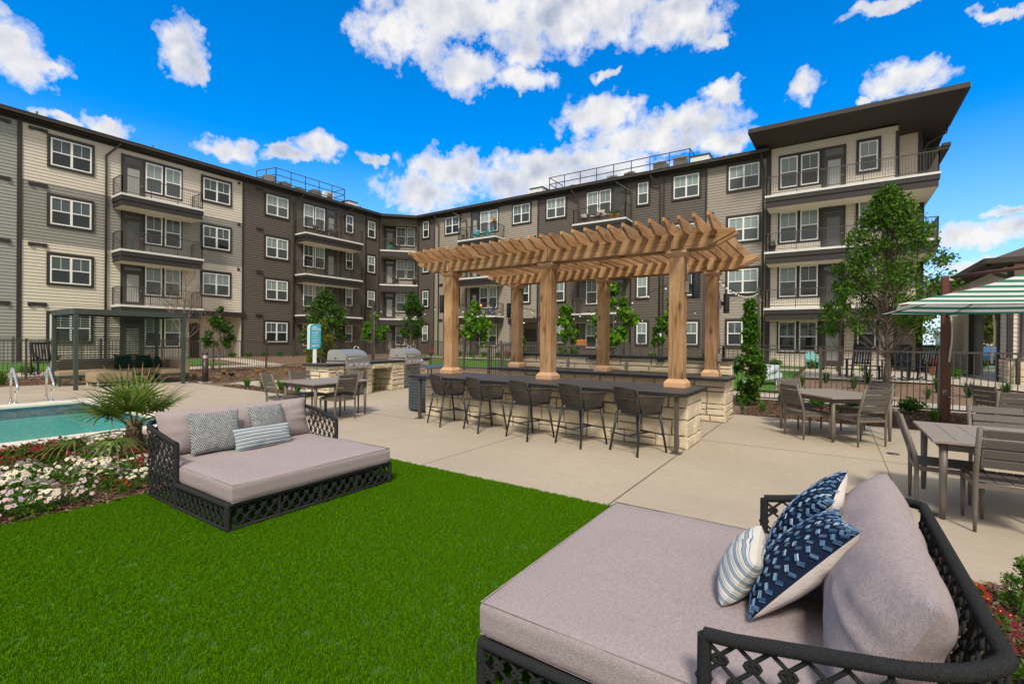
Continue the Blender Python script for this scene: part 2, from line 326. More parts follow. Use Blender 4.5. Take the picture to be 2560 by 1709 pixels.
# ---------------------------------------------------------------- ground, paths and pool (setting)
def gz(x, y):
    a = min(1, max(0, (-x - 25.5) / 7)); b = min(1, max(0, (y - 16.9) / 5)) * min(1, max(0, (7 - x) / 4))
    t = max(a, b); return .24 * t * t * (3 - 2 * t)
def flat(name, poly, z, m, label_kind='structure'):
    mb = MB(); mb.add([(x, y, z) for x, y in poly], [tuple(range(len(poly)))]); return tag(mb.build(name, m), kind=label_kind)
def sheet(name, x0, x1, y0, y1, m, dz, nx=12, ny=12, holes=None):
    mb = MB(); mb.grid(lambda u, v: (x0 + (x1 - x0) * u, y0 + (y1 - y0) * v, gz(x0 + (x1 - x0) * u, y0 + (y1 - y0) * v) + dz), nx, ny); return tag(mb.build(name, m), kind='structure')
def ringsheet(name, X0, X1, Y0, Y1, hx0, hx1, hy0, hy1, z, m):
    mb = MB()
    for a, b, c, d in ((X0, hx0, Y0, Y1), (hx1, X1, Y0, Y1), (hx0, hx1, Y0, hy0), (hx0, hx1, hy1, Y1)):
        mb.add([(a, c, z), (b, c, z), (b, d, z), (a, d, z)], [(0, 1, 2, 3)])
    return tag(mb.build(name, m), kind='structure')
PX0, PX1, PY0, PY1 = -15.6, -10.34, -6.0, 3.92          # pool
g = MB()                                                 # one outer sheet with the pool cut out
g.grid(lambda u, v: (-90 + 140 * u, -40 + 200 * v, gz(-90 + 140 * u, -40 + 200 * v) - .02), 280, 200)
v2, f2 = g.v, []
for f in g.f:
    cx = sum(v2[i][0] for i in f) / 4; cy = sum(v2[i][1] for i in f) / 4
    if not (-26 < cx < 5.2 and -14 < cy < 15): f2.append(f)
g.f = f2; g.m = [0] * len(f2); g.sm = [True] * len(f2)
tag(g.build('ground', M['mulchtan']), kind='structure')
mb = MB(); mb.add([(-900, -900, -.3), (900, -900, -.3), (900, 900, -.3), (-900, 900, -.3)], [(0, 1, 2, 3)]); 
tag(mb.build('terrain', M['grassfar'], loc=(0, 0, -1.4)), kind='structure')
ringsheet('planting_ground', -26.6, 6, -15, 16, PX0 - .45, PX1 + .37, PY0 - .4, PY1 + .35, -.012, M['mulchtan'])
# pool deck concrete: a set of slabs that leave the planting beds free
def deck(name, rects, z=0.0, m='concrete'):
    mb = MB()
    for x0, x1, y0, y1 in rects: mb.box(x0, x1, y0, y1, z - .12, z)
    return tag(mb.build(name, M[m], bevel=.008), kind='structure')
deck('pool_deck', [(-21.6, PX0 - .45, -14, 7.72), (PX0 - .45, PX1 + .37, PY1 + .35, 7.72), (PX1 + .37, -9.43, -14, 7.72), (PX0 - .45, PX1 + .37, -14, PY0 - .4),
                   (-9.425, -6.0, 3.62, 7.72), (-12.7, -6.0, 7.725, 13.4), (-5.995, -1.835, 4.45, 11.6), (-1.825, .6, 4.45, 11.7), (.604, 5.9, 4.47, 11.7), (-9.425, -5.88, -14, -4.0)])
mb = MB()                                                # sloping far edge of the deck and control joints
mb.box(-1.838, -1.822, 4.45, 11.6, -.02, .003); mb.box(-9, -1.84, 8.9, 8.912, -.02, .0025); mb.box(-1.82, 5.9, 8.28, 8.292, -.02, .0025); mb.box(-12.7, -7.0, 6.9, 6.912, -.02, .0025); mb.box(-4.4, -4.388, 4.45, 7.3, -.02, .0022)
for k, (yy) in enumerate((0, 4.3, 7.0)): mb.box(-21.5, -16.1, yy, yy + .012, -.02, .0025)
mb.box(-18.9, -18.888, -3, 7.7, -.02, .0025)
tag(mb.build('deck_joints', M['joint']), kind='structure')
mb = MB()
for a in ((PX0 - .45, PX0, PY0, PY1), (PX1, PX1 + .37, PY0, PY1), (PX0 - .45, PX1 + .37, PY1, PY1 + .35), (PX0 - .45, PX1 + .37, PY0 - .4, PY0)): mb.box(*a, -.06, .006)
tag(mb.build('pool_coping', M['coping'], bevel=.012), kind='structure')
tile = mat('pool_tile', (.03, .07, .12), .15, 0, 16, col2=(.06, .15, .20), detail=2); plaster = mat('pool_plaster', (.26, .66, .64), .6, .06, 3)
mb = MB()
for (a, b, c, d) in ((PX0, PY0, PX0, PY1), (PX0, PY1, PX1, PY1), (PX1, PY1, PX1, PY0), (PX1, PY0, PX0, PY0)):
    mb.add([(a, b, -.06), (c, d, -.06), (c, d, -.3), (a, b, -.3)], [(0, 1, 2, 3)], 0); mb.add([(a, b, -.3), (c, d, -.3), (c, d, -1.15), (a, b, -1.15)], [(0, 1, 2, 3)], 1)
mb.add([(PX0, PY0, -1.15), (PX1, PY0, -1.15), (PX1, PY1, -1.15), (PX0, PY1, -1.15)], [(0, 1, 2, 3)], 1)
tag(mb.build('pool_basin', [tile, plaster]), kind='structure')
mosaic = mat('mosaic_tile', (.01, .06, .22), .3, 0, 9, col2=(.02, .16, .38), detail=3)
mb = MB()
for k in range(12): a = 2 * pi * k / 12; mb.add([(.22 * cos(a - .26), .22 * sin(a - .26), 0), (.75 * cos(a), .75 * sin(a), 0), (.22 * cos(a + .26), .22 * sin(a + .26), 0)], [(0, 1, 2)])
mb.add([(.21 * cos(2 * pi * k / 12), .21 * sin(2 * pi * k / 12), 0) for k in range(12)], [tuple(range(12))])
tag(mb.build('pool_mosaic', mosaic, loc=(-12.9, 1.75, -1.146)), kind='structure')
wm = bpy.data.materials.new('pool_water'); wm.use_nodes = True; t = NT(wm.node_tree); t.n.remove(t.n['Principled BSDF'])
vec = t.add('ShaderNodeTexCoord').outputs['Object']; bn = t.n.new('ShaderNodeBump'); bn.inputs['Strength'].default_value = .5; bn.inputs['Distance'].default_value = .06
mpw = t.add('ShaderNodeMapping'); t.set(mpw, 'Vector', vec); mpw.inputs['Scale'].default_value = (1.6, 3, 1); t.set(bn, 'Height', t.noise(mpw.outputs[0], 2.6, 4, .6, dist=.8))
gl = t.add('ShaderNodeBsdfGlossy', {'Roughness': .03, 'Color': (.9, .95, .95, 1)}); t.set(gl, 'Normal', bn); tr = t.add('ShaderNodeBsdfTransparent', {'Color': (.50, .86, .84, 1)})
fr = t.add('ShaderNodeFresnel', {'IOR': 1.33}); t.set(fr, 'Normal', bn); mx = t.n.new('ShaderNodeMixShader'); t.set(mx, 0, fr); t.l.new(tr.outputs[0], mx.inputs[1]); t.l.new(gl.outputs[0], mx.inputs[2])
t.l.new(mx.outputs[0], t.n['Material Output'].inputs[0])
mb = MB(); mb.grid(lambda u, v: (PX0 + (PX1 - PX0) * u, PY0 + (PY1 - PY0) * v, -.1), 4, 4); tag(mb.build('water', wm), kind='structure')
# paths, lawns and patios beyond the fences
sheet('path', -33.9, -26.4, 14.4, 16.0, M['path'], .012); sheet('path', -27.8, -26.0, 3, 15.2, M['path'], .016, 4, 20); sheet('path', -27, -1.36, 26.6, 28.2, M['path'], .03, 50, 6)
flat('path', [(-17.4, 8.5), (-11.9, 7.95), (-11.9, 8.45), (-17.0, 9.3)], -.004, M['path'])
flat('path', [(-17.0, 7.7), (-17.9, 8.75), (-18.1, 10.2), (-17.1, 10.2), (-16.6, 8.9)], -.0045, M['path'])
sheet('path', -2.9, 9, 15.1, 16.95, M['path'], .02, 8, 2)
sheet('patio', -1.15, 5.6, 21.7, 30.0, M['path'], .03, 28, 32); sheet('patio', 5.6, 12.2, 21.0, 42, M['path'], .03, 20, 40)
sheet('lawn', -22, -11.2, 19.6, 25.2, M['lawn'], .03, 30, 30); sheet('lawn', -11.2, -3.4, 19.6, 25.2, M['lawn'], .032, 30, 30); sheet('lawn', -3.4, -1.3, 17.6, 26.4, M['lawn'], .03, 8, 30)
sheet('lawn', -34.9, -28.6, 2, 13.6, M['lawn'], .012, 8, 10); sheet('lawn', -30, 3, 28.4, 31.2, M['lawn'], .016, 30, 3)
flat('parking_lot', [(5.9, 48), (60, 48), (60, 130), (5.9, 130)], .006, M['asphalt'])
flat('lawn', [(5.9, 42.1), (14, 42.1), (14, 47.9), (5.9, 47.9)], .006, M['lawn'])
# turf with real blades
TX0, TX1, TY0, TY1 = -5.87, .42, -4.5, 4.43
tb = tag(flat('turf_base', [(TX0, TY0), (TX1, TY0), (TX1, TY1), (TX0, TY1)], -.006, M['turfbase']))
rng = random.Random(5)
tuf = MB()
for k in range(30):
    a = rng.uniform(0, 2 * pi); r = rng.uniform(0, .026); x, y = r * cos(a), r * sin(a); h = rng.uniform(.010, .021); w_ = rng.uniform(.0009, .0016); d = rng.uniform(0, 2 * pi); l = rng.uniform(.002, .010)
    dx, dy = cos(d), sin(d)
    tuf.add([(x - dy * w_, y + dx * w_, 0), (x + dy * w_, y - dx * w_, 0), (x + dx * l * .45 + dy * w_ * .8, y + dy * l * .45 - dx * w_ * .8, h * .62), (x + dx * l * .45 - dy * w_ * .8, y + dy * l * .45 + dx * w_ * .8, h * .62), (x + dx * l, y + dy * l, h)], [(0, 1, 2, 3), (3, 2, 4)])
tufo = tuf.build('turf_tuft', M['turf']); COL.objects.unlink(tufo)
def scatter(name, poly, z, inst, density, seed, smin, smax, basemat):
    mb = MB(); mb.add([(x, y, z) for x, y in poly], [tuple(range(len(poly)))]); o = mb.build(name, basemat)
    ng = bpy.data.node_groups.new(name + '_nodes', 'GeometryNodeTree'); ng.interface.new_socket('Geometry', in_out='INPUT', socket_type='NodeSocketGeometry'); ng.interface.new_socket('Geometry', in_out='OUTPUT', socket_type='NodeSocketGeometry')
    n = ng.nodes; l = ng.links; gi = n.new('NodeGroupInput'); go = n.new('NodeGroupOutput')
    dp = n.new('GeometryNodeDistributePointsOnFaces'); dp.inputs['Density'].default_value = density; dp.inputs['Seed'].default_value = seed
    oi = n.new('GeometryNodeObjectInfo'); oi.inputs['Object'].default_value = inst; oi.inputs['As Instance'].default_value = True
    ip = n.new('GeometryNodeInstanceOnPoints'); rv = n.new('FunctionNodeRandomValue'); rv.data_type = 'FLOAT_VECTOR'; rv.inputs[0].default_value = (-.15, -.15, 0); rv.inputs[1].default_value = (.15, .15, 6.28)
    rs = n.new('FunctionNodeRandomValue'); rs.data_type = 'FLOAT'; rs.inputs[2].default_value = smin; rs.inputs[3].default_value = smax
    l.new(gi.outputs[0], dp.inputs['Mesh']); l.new(dp.outputs['Points'], ip.inputs['Points']); l.new(oi.outputs['Geometry'], ip.inputs['Instance']); l.new(rv.outputs[0], ip.inputs['Rotation']); l.new(rs.outputs[1], ip.inputs['Scale'])
    jg = n.new('GeometryNodeJoinGeometry'); l.new(gi.outputs[0], jg.inputs[0]); l.new(ip.outputs[0], jg.inputs[0]); l.new(jg.outputs[0], go.inputs[0])
    md = o.modifiers.new('scatter', 'NODES'); md.node_group = ng
    return tag(o, kind='stuff')
tf = scatter('artificial_turf', [(TX0, .2), (TX1, .2), (TX1, TY1), (TX0, TY1)], -.004, tufo, 2600, 3, .8, 1.2, M['turfbase']); tag(tf, 'bright green artificial turf under the two daybeds', 'turf')
tf2 = scatter('artificial_turf', [(TX0, -1.5), (.2, -1.5), (.2, .2), (TX0, .2)], -.004, tufo, 1200, 4, .8, 1.2, M['turfbase']); tag(tf2, 'strip of bright green turf nearest the camera', 'turf')
chip = MB()
for k in range(14):
    a = rng.uniform(0, 2 * pi); x, y = rng.uniform(-.06, .06), rng.uniform(-.06, .06); L = rng.uniform(.012, .035); w_ = rng.uniform(.004, .010); z0 = rng.uniform(.002, .014); tl = rng.uniform(-.012, .012)
    dx, dy = cos(a), sin(a)
    chip.add([(x - dx * L - dy * w_, y - dy * L + dx * w_, z0 - tl), (x - dx * L + dy * w_, y - dy * L - dx * w_, z0 - tl * .6), (x + dx * L + dy * w_, y + dy * L - dx * w_, z0 + tl), (x + dx * L - dy * w_, y + dy * L + dx * w_, z0 + tl * 1.3)], [(0, 1, 2, 3)])
chipo = chip.build('bark_chip', M['mulchchip']); COL.objects.unlink(chipo)
BED = [(-9.43, -4.0), (TX0, -4.0), (TX0, TY1), (-6.0, 3.6), (-9.43, 3.6)]
for nm, poly, dn_, lb in (('bark_mulch', BED, 110, 'brown bark mulch of the pansy bed beside the pool'), ('bark_mulch', [(-1.75, 11.75), (5.9, 11.85), (5.9, 14.9), (-1.75, 14.9)], 90, 'brown bark mulch along the fence behind the dining tables'),
                      ('bark_mulch', [(-26, 7.8), (-18.2, 7.8), (-18.2, 18.5), (-26, 18.5)], 45, 'brown bark mulch beside the bollard and bare tree'), ('bark_mulch', [(-17.2, 7.8), (-12.8, 7.8), (-12.8, 8.4), (-17.2, 8.4)], 90, 'narrow mulch strip with green grass tufts near the grills'), ('bark_mulch', [(.43, .4), (2.6, .4), (2.6, 4.44), (.43, 4.44)], 160, 'dark mulch of the flower bed behind the near daybed'),
                      ('bark_mulch', [(-25, -4), (-21.6, -4), (-21.6, 7.7), (-25, 7.7)], 45, 'brown bark mulch strip behind the cabana')):
    tag(scatter(nm, poly, -.005, chipo, dn_, 7, .8, 1.6, M['mulch'] if dn_ > 59 else M['mulchtan']), lb, 'mulch')
# ---------------------------------------------------------------- the apartment building
BLD = empty('apartment_building', (-35.5, 16, 0), 0, 'four storey apartment building in cream, grey and brown siding with balconies', 'building')
BLD.location = (0, 0, 0)
LAP = .175
def face_tf(ox, oy, ang): return dict(loc=(ox, oy, 0), rz=ang)
FL = face_tf(-35.5, 0, pi / 2); FR = face_tf(0, 32.8, 0)
CH0, CH1 = Vector((-35.5, 30.2)), Vector((-33.0, 32.8)); chl = (CH1 - CH0).length; FC = face_tf(CH0.x, CH0.y, atan2(CH1.y - CH0.y, CH1.x - CH0.x))
def siding(mb, x0, x1, z0, z1, m=0, y=0.0):
    z = z0
    while z < z1 - .002:
        zt = min(z + LAP, z1)
        zg = z + .012
        mb.add([(x0, y - .027, zg), (x1, y - .027, zg), (x1, y - .006, zt), (x0, y - .006, zt)], [(0, 1, 2, 3)], m)
        mb.add([(x0, y + .012, z), (x1, y + .012, z), (x1, y - .027, zg), (x0, y - .027, zg)], [(0, 1, 2, 3)], m)
        mb.add([(x0, y - .006, zt), (x1, y - .006, zt), (x1, y + .012, zt), (x0, y + .012, zt)], [(0, 1, 2, 3)], m); z = zt
def wall(F, m, x0, x1, z0, z1, y=0.0, label=None):
    mb = MB(); siding(mb, x0, x1, z0, z1, 0, y); o = mb.build('wall', M[m], BLD, F['loc'], F['rz'])
    if label: o['label'] = label
    return o
def trimbox(F, name, m, boxes, label=None):
    mb = MB()
    for b in boxes: mb.box(*b)
    return mb.build(name, M[m], BLD, F['loc'], F['rz'])
ZL = [.25 + 3.21 * k for k in range(4)]; ZR = [.35 + 3.26 * k for k in range(4)]; TOP = 13.15
b34, b23 = 9.88, 6.68
wall(FL, 'greengrey', -3, 6.18, 0, TOP); 
for z0, z1, m in ((b34, TOP, 'cream'), (b23, b34, 'midgrey'), (3.42, b23, 'cream')): wall(FL, m, 6.37, 17.73, z0, z1)
wall(FL, 'cream', 6.37, 14.25, 0, 3.415)
wall(FL, 'dark', 17.76, 30.2, 0, TOP)
wall(FR, 'dark', -33.0, -30.86, 0, TOP); wall(FR, 'lightgrey', -30.84, -19.7, 3.4, TOP); wall(FR, 'lightgrey', -30.84, -22.35, 0, 3.39)
wall(FR, 'dark', -19.64, -6.95, 0, TOP); wall(FR, 'lightgrey', -6.9, -3.35, 0, TOP); wall(FR, 'cream', -3.3, 2.8, 0, 13.35)
FT = face_tf(0, 34.4, 0); wall(FT, 'cream', 2.8, 3.95, 0, 13.5)
FE = face_tf(3.95, 0, pi / 2); wall(FE, 'cream', 34.45, 48, 0, 13.5); FE2 = face_tf(2.85, 0, pi / 2); wall(FE2, 'cream', 32.85, 34.4, 0, 13.4)
FL2 = face_tf(-36.5, 0, pi / 2)
# corner boards, base and storey trims
tb = []
for F, xs in ((FL, (6.18, 17.63, 28.55, 30.1)), (FR, (-33.0, -30.95, -19.72, -9.74, -6.99, -3.47, 2.7))):
    for x in xs: trimbox(F, 'corner_board', 'trim', [(x, x + (.19 if F is FL and x == 6.18 else .12), -.06, .02, 0, 13.05)])
trimbox(FT, 'corner_board', 'trim', [(3.8, 4.0, -.05, .05, 0, 13.3), (2.84, 2.94, -.05, 0, 0, 13.3)])
trimbox(FL, 'band_board', 'trim', [(14.2, 17.9, -.12, .02, 3.1, 3.42)]); trimbox(FR, 'band_board', 'trim', [(-22.45, -19.6, -.12, .02, 3.05, 3.42)])
# recessed entry porches
for F, x0, x1, wm_ in ((FL, 14.25, 17.65, 'cream'), (FR, -22.35, -19.7, 'lightgrey')):
    mb = MB(); siding(mb, x0, x1, 0, 3.1, 0, 2.0); mb.add([(x0, 0, 0), (x0, 2, 0), (x0, 2, 3.1), (x0, 0, 3.1)], [(0, 1, 2, 3)]); mb.add([(x1, 0, 0), (x1, 0, 3.1), (x1, 2, 3.1), (x1, 2, 0)], [(0, 1, 2, 3)]); mb.add([(x0, 0, 3.09), (x1, 0, 3.09), (x1, 2, 3.09), (x0, 2, 3.09)], [(0, 1, 2, 3)])
    mb.build('entry_porch', M[wm_], BLD, F['loc'], F['rz'])
    mb = MB(); mb.box(x0 + .25, x0 + 1.45, 1.9, 1.96, .2, 2.6); mb.build('door', M['door'], BLD, F['loc'], F['rz'])
    mb = MB()
    for lx in (x0 + .8, x0 + 2.2): mb = MB(); mb.lathe([(.0, -.012), (.09, -.012), (.1, .0)], 14, (lx, .9, 3.08)); mb.build('porch_light', M['lamp'], BLD, F['loc'], F['rz'])
# windows: one prototype per size, copied with its frame and panes
PROTO = {}
def window_proto(w_, h, kind):
    # kind 'double' / 'single' with dark surround, 'bare' inside a balcony surround
    root = MB(); tw = .19 if kind != 'bare' else .0
    if tw:
        root.box(0, w_, -.055, 0, 0, tw * .9); root.box(0, w_, -.055, 0, h - tw * 1.3, h); root.box(0, tw, -.055, 0, tw * .9, h - tw * 1.3); root.box(w_ - tw, w_, -.055, 0, tw * .9, h - tw * 1.3)
        root.box(tw, w_ - tw, -.012, -.002, tw * .9, h - tw * 1.3)
    else: root.box(0, w_, -.03, -.002, 0, h)
    r = root.build('window', M['trim'])
    x0, x1, z0, z1 = tw * .72, w_ - tw * .72, tw * .68, h - tw * .95; fw_ = .066; fr = MB(); pn = MB()
    fr.box(x0, x1, -.07, -.03, z0, z0 + fw_); fr.box(x0, x1, -.07, -.03, z1 - fw_, z1); fr.box(x0, x0 + fw_, -.07, -.03, z0 + fw_, z1 - fw_); fr.box(x1 - fw_, x1, -.07, -.03, z0 + fw_, z1 - fw_)
    cols = [(x0 + fw_, x1 - fw_)]
    if kind == 'double':
        c = (x0 + x1) / 2; fr.box(c - .05, c + .05, -.07, -.03, z0 + fw_, z1 - fw_); cols = [(x0 + fw_, c - .05), (c + .05, x1 - fw_)]
    zm = z0 + (z1 - z0) * .5
    for a, b in cols:
        fr.box(a, b, -.066, -.03, zm - .028, zm + .028)
        fr.box((a + b) / 2 - .009, (a + b) / 2 + .009, -.047, -.034, zm + .028, z1 - fw_)
        pn.add([(a, -.034, zm), (b, -.034, zm), (b, -.034, z1 - fw_), (a, -.034, z1 - fw_)], [(0, 1, 2, 3)], 0)
        pn.add([(a, -.038, z0 + fw_), (b, -.038, z0 + fw_), (b, -.038, zm), (a, -.038, zm)], [(0, 1, 2, 3)], 1)
    fr.build('frame', M['white'], r); pn.build('pane', [M['glassup'], M['glasslo']], r)
    return r
def window(F, x0, x1, z0, z1, kind, y=0.0):
    k = (round(x1 - x0, 1), round(z1 - z0, 1), kind)
    if k not in PROTO: PROTO[k] = window_proto(*k); o = PROTO[k]
    else: o = copy_tree(PROTO[k])
    o.parent = BLD; ca, sa = cos(F['rz']), sin(F['rz']); y -= .03; o.location = (F['loc'][0] + x0 * ca - y * sa, F['loc'][1] + x0 * sa + y * ca, z0); o.rotation_euler = (0, 0, F['rz']); return o
def door(F, x0, x1, zf, y=0.0):
    k = ('door', round(x1 - x0, 1))
    if k not in PROTO:
        w_ = k[1]; d = MB(); d.box(0, w_, -.04, -.002, 0, 2.62); d.box(.06, w_ - .06, -.055, -.04, .03, 2.06); r = d.build('door', M['door'])
        p = MB(); p.box(.2, w_ - .2, -.062, -.056, .28, 1.92); p.build('pane', M['doorglass'], r); tr_ = MB(); tr_.box(.09, w_ - .09, -.05, -.0405, 2.18, 2.54); tr_.build('transom', M['transom'], r)
        h = MB(); h.box(w_ - .15, w_ - .11, -.11, -.056, .95, 1.0); h.box(w_ - .15, w_ - .04, -.12, -.1, .97, .99); h.build('handle', M['steel'], r); PROTO[k] = r; o = r
    else: o = copy_tree(PROTO[k])
    o.parent = BLD; ca, sa = cos(F['rz']), sin(F['rz']); y -= .03; o.location = (F['loc'][0] + x0 * ca - y * sa, F['loc'][1] + x0 * sa + y * ca, zf); o.rotation_euler = (0, 0, F['rz']); return o
def surround(F, x0, x1, zf, doorx, y=0.0, z0=.72):   # dark panel round a balcony door and its windows
    mb = MB(); mb.box(x0, x1, y - .055, y, zf + 2.55, zf + 2.72)
    d0, d1 = doorx; a, b = (d1, x1) if d0 - x0 < x1 - d1 else (x0, d0)
    mb.box(a, b, y - .034, y, zf + z0 - .08, zf + 2.549); mb.box(d0 - .1, d0, y - .075, y, zf, zf + 2.72); mb.box(d1, d1 + .1, y - .075, y, zf, zf + 2.72)
    mb.build('door_surround', M['trim'], BLD, F['loc'], F['rz'])
def railing(mb, pts, zf, h=1.04, step=.115):
    for (a, b) in zip(pts, pts[1:]):
        a = Vector((a[0], a[1], 0)); b = Vector((b[0], b[1], 0)); L = (b - a).length; d = (b - a) / L
        for z, s in ((zf + h, .04), (zf + .1, .03)): mb.bar(a + Vector((0, 0, z)), b + Vector((0, 0, z)), .04, s)
        npan = max(1, round(L / 1.4))
        for i in range(npan + 1):
            p = a + d * (L * i / npan); mb.bar(p + Vector((0, 0, zf)), p + Vector((0, 0, zf + h)), .04, .04)
        n = int(L / step)
        for i in range(1, n):
            p = a + d * (L * i / n); mb.bar(p + Vector((0, 0, zf + .1)), p + Vector((0, 0, zf + h)), .014, .014)
def balcony(F, x0, x1, zf, pr, right_open=None):
    mb = MB(); z = zf - .02
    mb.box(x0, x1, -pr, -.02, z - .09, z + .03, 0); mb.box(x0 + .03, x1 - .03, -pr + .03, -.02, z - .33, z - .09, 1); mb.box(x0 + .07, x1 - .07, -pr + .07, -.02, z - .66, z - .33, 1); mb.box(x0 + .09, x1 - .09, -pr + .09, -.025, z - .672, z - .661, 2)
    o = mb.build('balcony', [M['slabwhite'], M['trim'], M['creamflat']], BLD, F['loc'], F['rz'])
    r = MB(); railing(r, [(x0 + .08, -.05), (x0 + .08, -pr + .08), (x1 - .08, -pr + .08), (x1 - .08, -.05)], zf + .02); r.build('railing', M['rail'], o)
    return o
for k in range(4):
    z = ZL[k]
    window(FL, 7.32, 9.36, z + .93, z + 2.75, 'double'); window(FL, 19.23, 21.19, z + .93, z + 2.75, 'double')
    window(FL, .8, 2.8, z + .93, z + 2.75, 'double')
    if k: window(FL, 14.9, 16.87, z + .93, z + 2.75, 'double')
    window(FL, 26.3, 27.34, z + .93, z + 2.75, 'single'); window(FL, 28.66, 29.74, z + .93, z + 2.75, 'single')
    surround(FL, 10.59, 13.82, z, (10.66, 11.66)); door(FL, 10.66, 11.66, z); window(FL, 11.78, 12.70, z + .74, z + 2.58, 'bare'); window(FL, 12.82, 13.73, z + .74, z + 2.58, 'bare')
    surround(FL, 22.34, 25.45, z, (24.5, 25.4)); door(FL, 24.5, 25.4, z); window(FL, 22.41, 23.31, z + .74, z + 2.58, 'bare'); window(FL, 23.42, 24.34, z + .74, z + 2.58, 'bare')
    if k: balcony(FL, 10.1, 14.46, z, 1.6); balcony(FL, 21.7, 27.16, z, 1.5)
    z = ZR[k]
    window(FR, -32.45, -31.45, z + .95, z + 2.75, 'single'); window(FR, -29.62, -27.74, z + .95, z + 2.75, 'double')
    if k: window(FR, -22.18, -20.29, z + .95, z + 2.75, 'double')
    window(FR, -18.98, -17.08, z + .95, z + 2.75, 'double'); window(FR, -11.61, -10.61, z + .95, z + 2.75, 'single'); window(FR, -9.14, -7.2, z + .95, z + 2.75, 'double'); window(FR, -5.71, -3.73, z + .95, z + 2.75, 'double')
    surround(FR, -26.54, -23.52, z, (-26.45, -25.6)); door(FR, -26.45, -25.6, z); window(FR, -25.47, -24.58, z + .74, z + 2.58, 'bare'); window(FR, -24.5, -23.59, z + .74, z + 2.58, 'bare')
    surround(FR, -15.45, -12.36, z, (-13.31, -12.43)); door(FR, -13.31, -12.43, z); window(FR, -15.38, -14.5, z + .74, z + 2.58, 'bare'); window(FR, -14.38, -13.5, z + .74, z + 2.58, 'bare')
    surround(FR, -2.82, .5, z, (-.54, .42)); door(FR, -.54, .42, z); window(FR, -2.72, -1.81, z + .74, z + 2.58, 'bare'); window(FR, -1.66, -.77, z + .74, z + 2.58, 'bare')
    window(FR, .98, 2.08, z + .9, z + 2.8, 'single')
    if k: balcony(FR, -26.95, -22.9, z, 1.4); balcony(FR, -15.95, -11.85, z, 1.4)
    if k:   # tower balcony wraps the corner
        mb = MB(); zz = z - .2
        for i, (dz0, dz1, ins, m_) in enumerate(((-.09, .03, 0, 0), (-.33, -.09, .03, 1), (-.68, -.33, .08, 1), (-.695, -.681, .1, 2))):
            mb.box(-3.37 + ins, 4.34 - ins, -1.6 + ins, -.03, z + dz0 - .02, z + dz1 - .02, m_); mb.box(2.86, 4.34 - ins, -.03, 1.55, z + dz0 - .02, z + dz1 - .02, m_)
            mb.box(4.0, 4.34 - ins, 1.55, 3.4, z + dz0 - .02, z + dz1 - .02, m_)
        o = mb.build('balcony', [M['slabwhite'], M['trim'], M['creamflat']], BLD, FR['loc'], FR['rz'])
        r = MB(); railing(r, [(-3.28, -.05), (-3.28, -1.52), (4.26, -1.52), (4.26, 3.3)], z + .02); r.build('railing', M['rail'], o)
# chamfer bay with recessed balconies
FCI = dict(loc=FC['loc'], rz=FC['rz'])
for k in range(4):
    z = (ZL[k] + ZR[k]) / 2; zt = z + 3.235
    mb = MB(); siding(mb, .12, chl - .12, z, zt - .62, 0, 1.5)
    for x in (.12, chl - .12): mb.add([(x, 0, z), (x, 1.5, z), (x, 1.5, zt), (x, 0, zt)], [(0, 1, 2, 3)])
    mb.add([(.1, 0, zt - .62), (chl - .1, 0, zt - .62), (chl - .1, 1.5, zt - .62), (.1, 1.5, zt - .62)], [(0, 1, 2, 3)])
    mb.build('recess_wall', M['lightgrey'], BLD, FC['loc'], FC['rz'])
    trimbox(FC, 'fascia', 'dark' if k == 3 else 'trim', [(.05, chl - .05, -.04, .1, zt - .62, zt - .06 if k < 3 else TOP)])
    surround(FC, .3, chl - .3, z, (.45, 1.35), 1.45); door(FC, .45, 1.35, z, 1.45); window(FC, 1.5, 2.4, z + .74, z + 2.5, 'bare', 1.45); window(FC, 2.5, 3.4 - .1, z + .74, z + 2.5, 'bare', 1.45)
    if k:
        mb = MB(); mb.box(.05, chl - .05, -.06, 1.5, z - .1, z + .02, 0); o = mb.build('balcony', [M['slabwhite']], BLD, FC['loc'], FC['rz'])
        r = MB(); railing(r, [(.1, .0), (chl - .1, .0)], z + .02); r.build('railing', M['rail'], o)
    trimbox(FC, 'corner_board', 'trim', [(0, .14, -.05, .06, z - .2, zt), (chl - .14, chl, -.05, .06, z - .2, zt)])
# roof: eaves, soffit, gutters, low slope
ROOF = MB(); eave = .5
E_ = [(-35.0, -3), (-35.0, 30.0), (-32.8, 32.3), (-3.3, 32.3)]; I_ = [(-44, -3), (-44, 33.5), (-36, 41.5), (-3.3, 41.5)]; S_ = [(-35.5, -3), (-35.5, 30.2), (-33, 32.8), (-3.3, 32.8)]
for i in range(3):
    a, b = E_[i], E_[i + 1]; c, d = I_[i + 1], I_[i]; sa, sb = S_[i], S_[i + 1]
    ROOF.add([(*a, 13.27), (*b, 13.27), (*c, 14.9), (*d, 14.9)], [(0, 1, 2, 3)], 0)
    ROOF.add([(*a, 13.04), (*b, 13.04), (*sb, 13.04), (*sa, 13.04)], [(0, 3, 2, 1)], 1)
    ROOF.add([(*sa, 12.8), (*sb, 12.8), (*sb, 13.3), (*sa, 13.3)], [(0, 1, 2, 3)], 1)
ROOF.build('roof', [M['shingle'], M['soffit']], BLD)
G_ = MB()
for i in range(3):
    a = Vector((*E_[i], 13.18)); b = Vector((*E_[i + 1], 13.18)); G_.bar(a, b, .13, .18); G_.bar(a + Vector((0, 0, .1)), b + Vector((0, 0, .1)), .17, .03)
G_.build('gutter', M['gutter'], BLD)
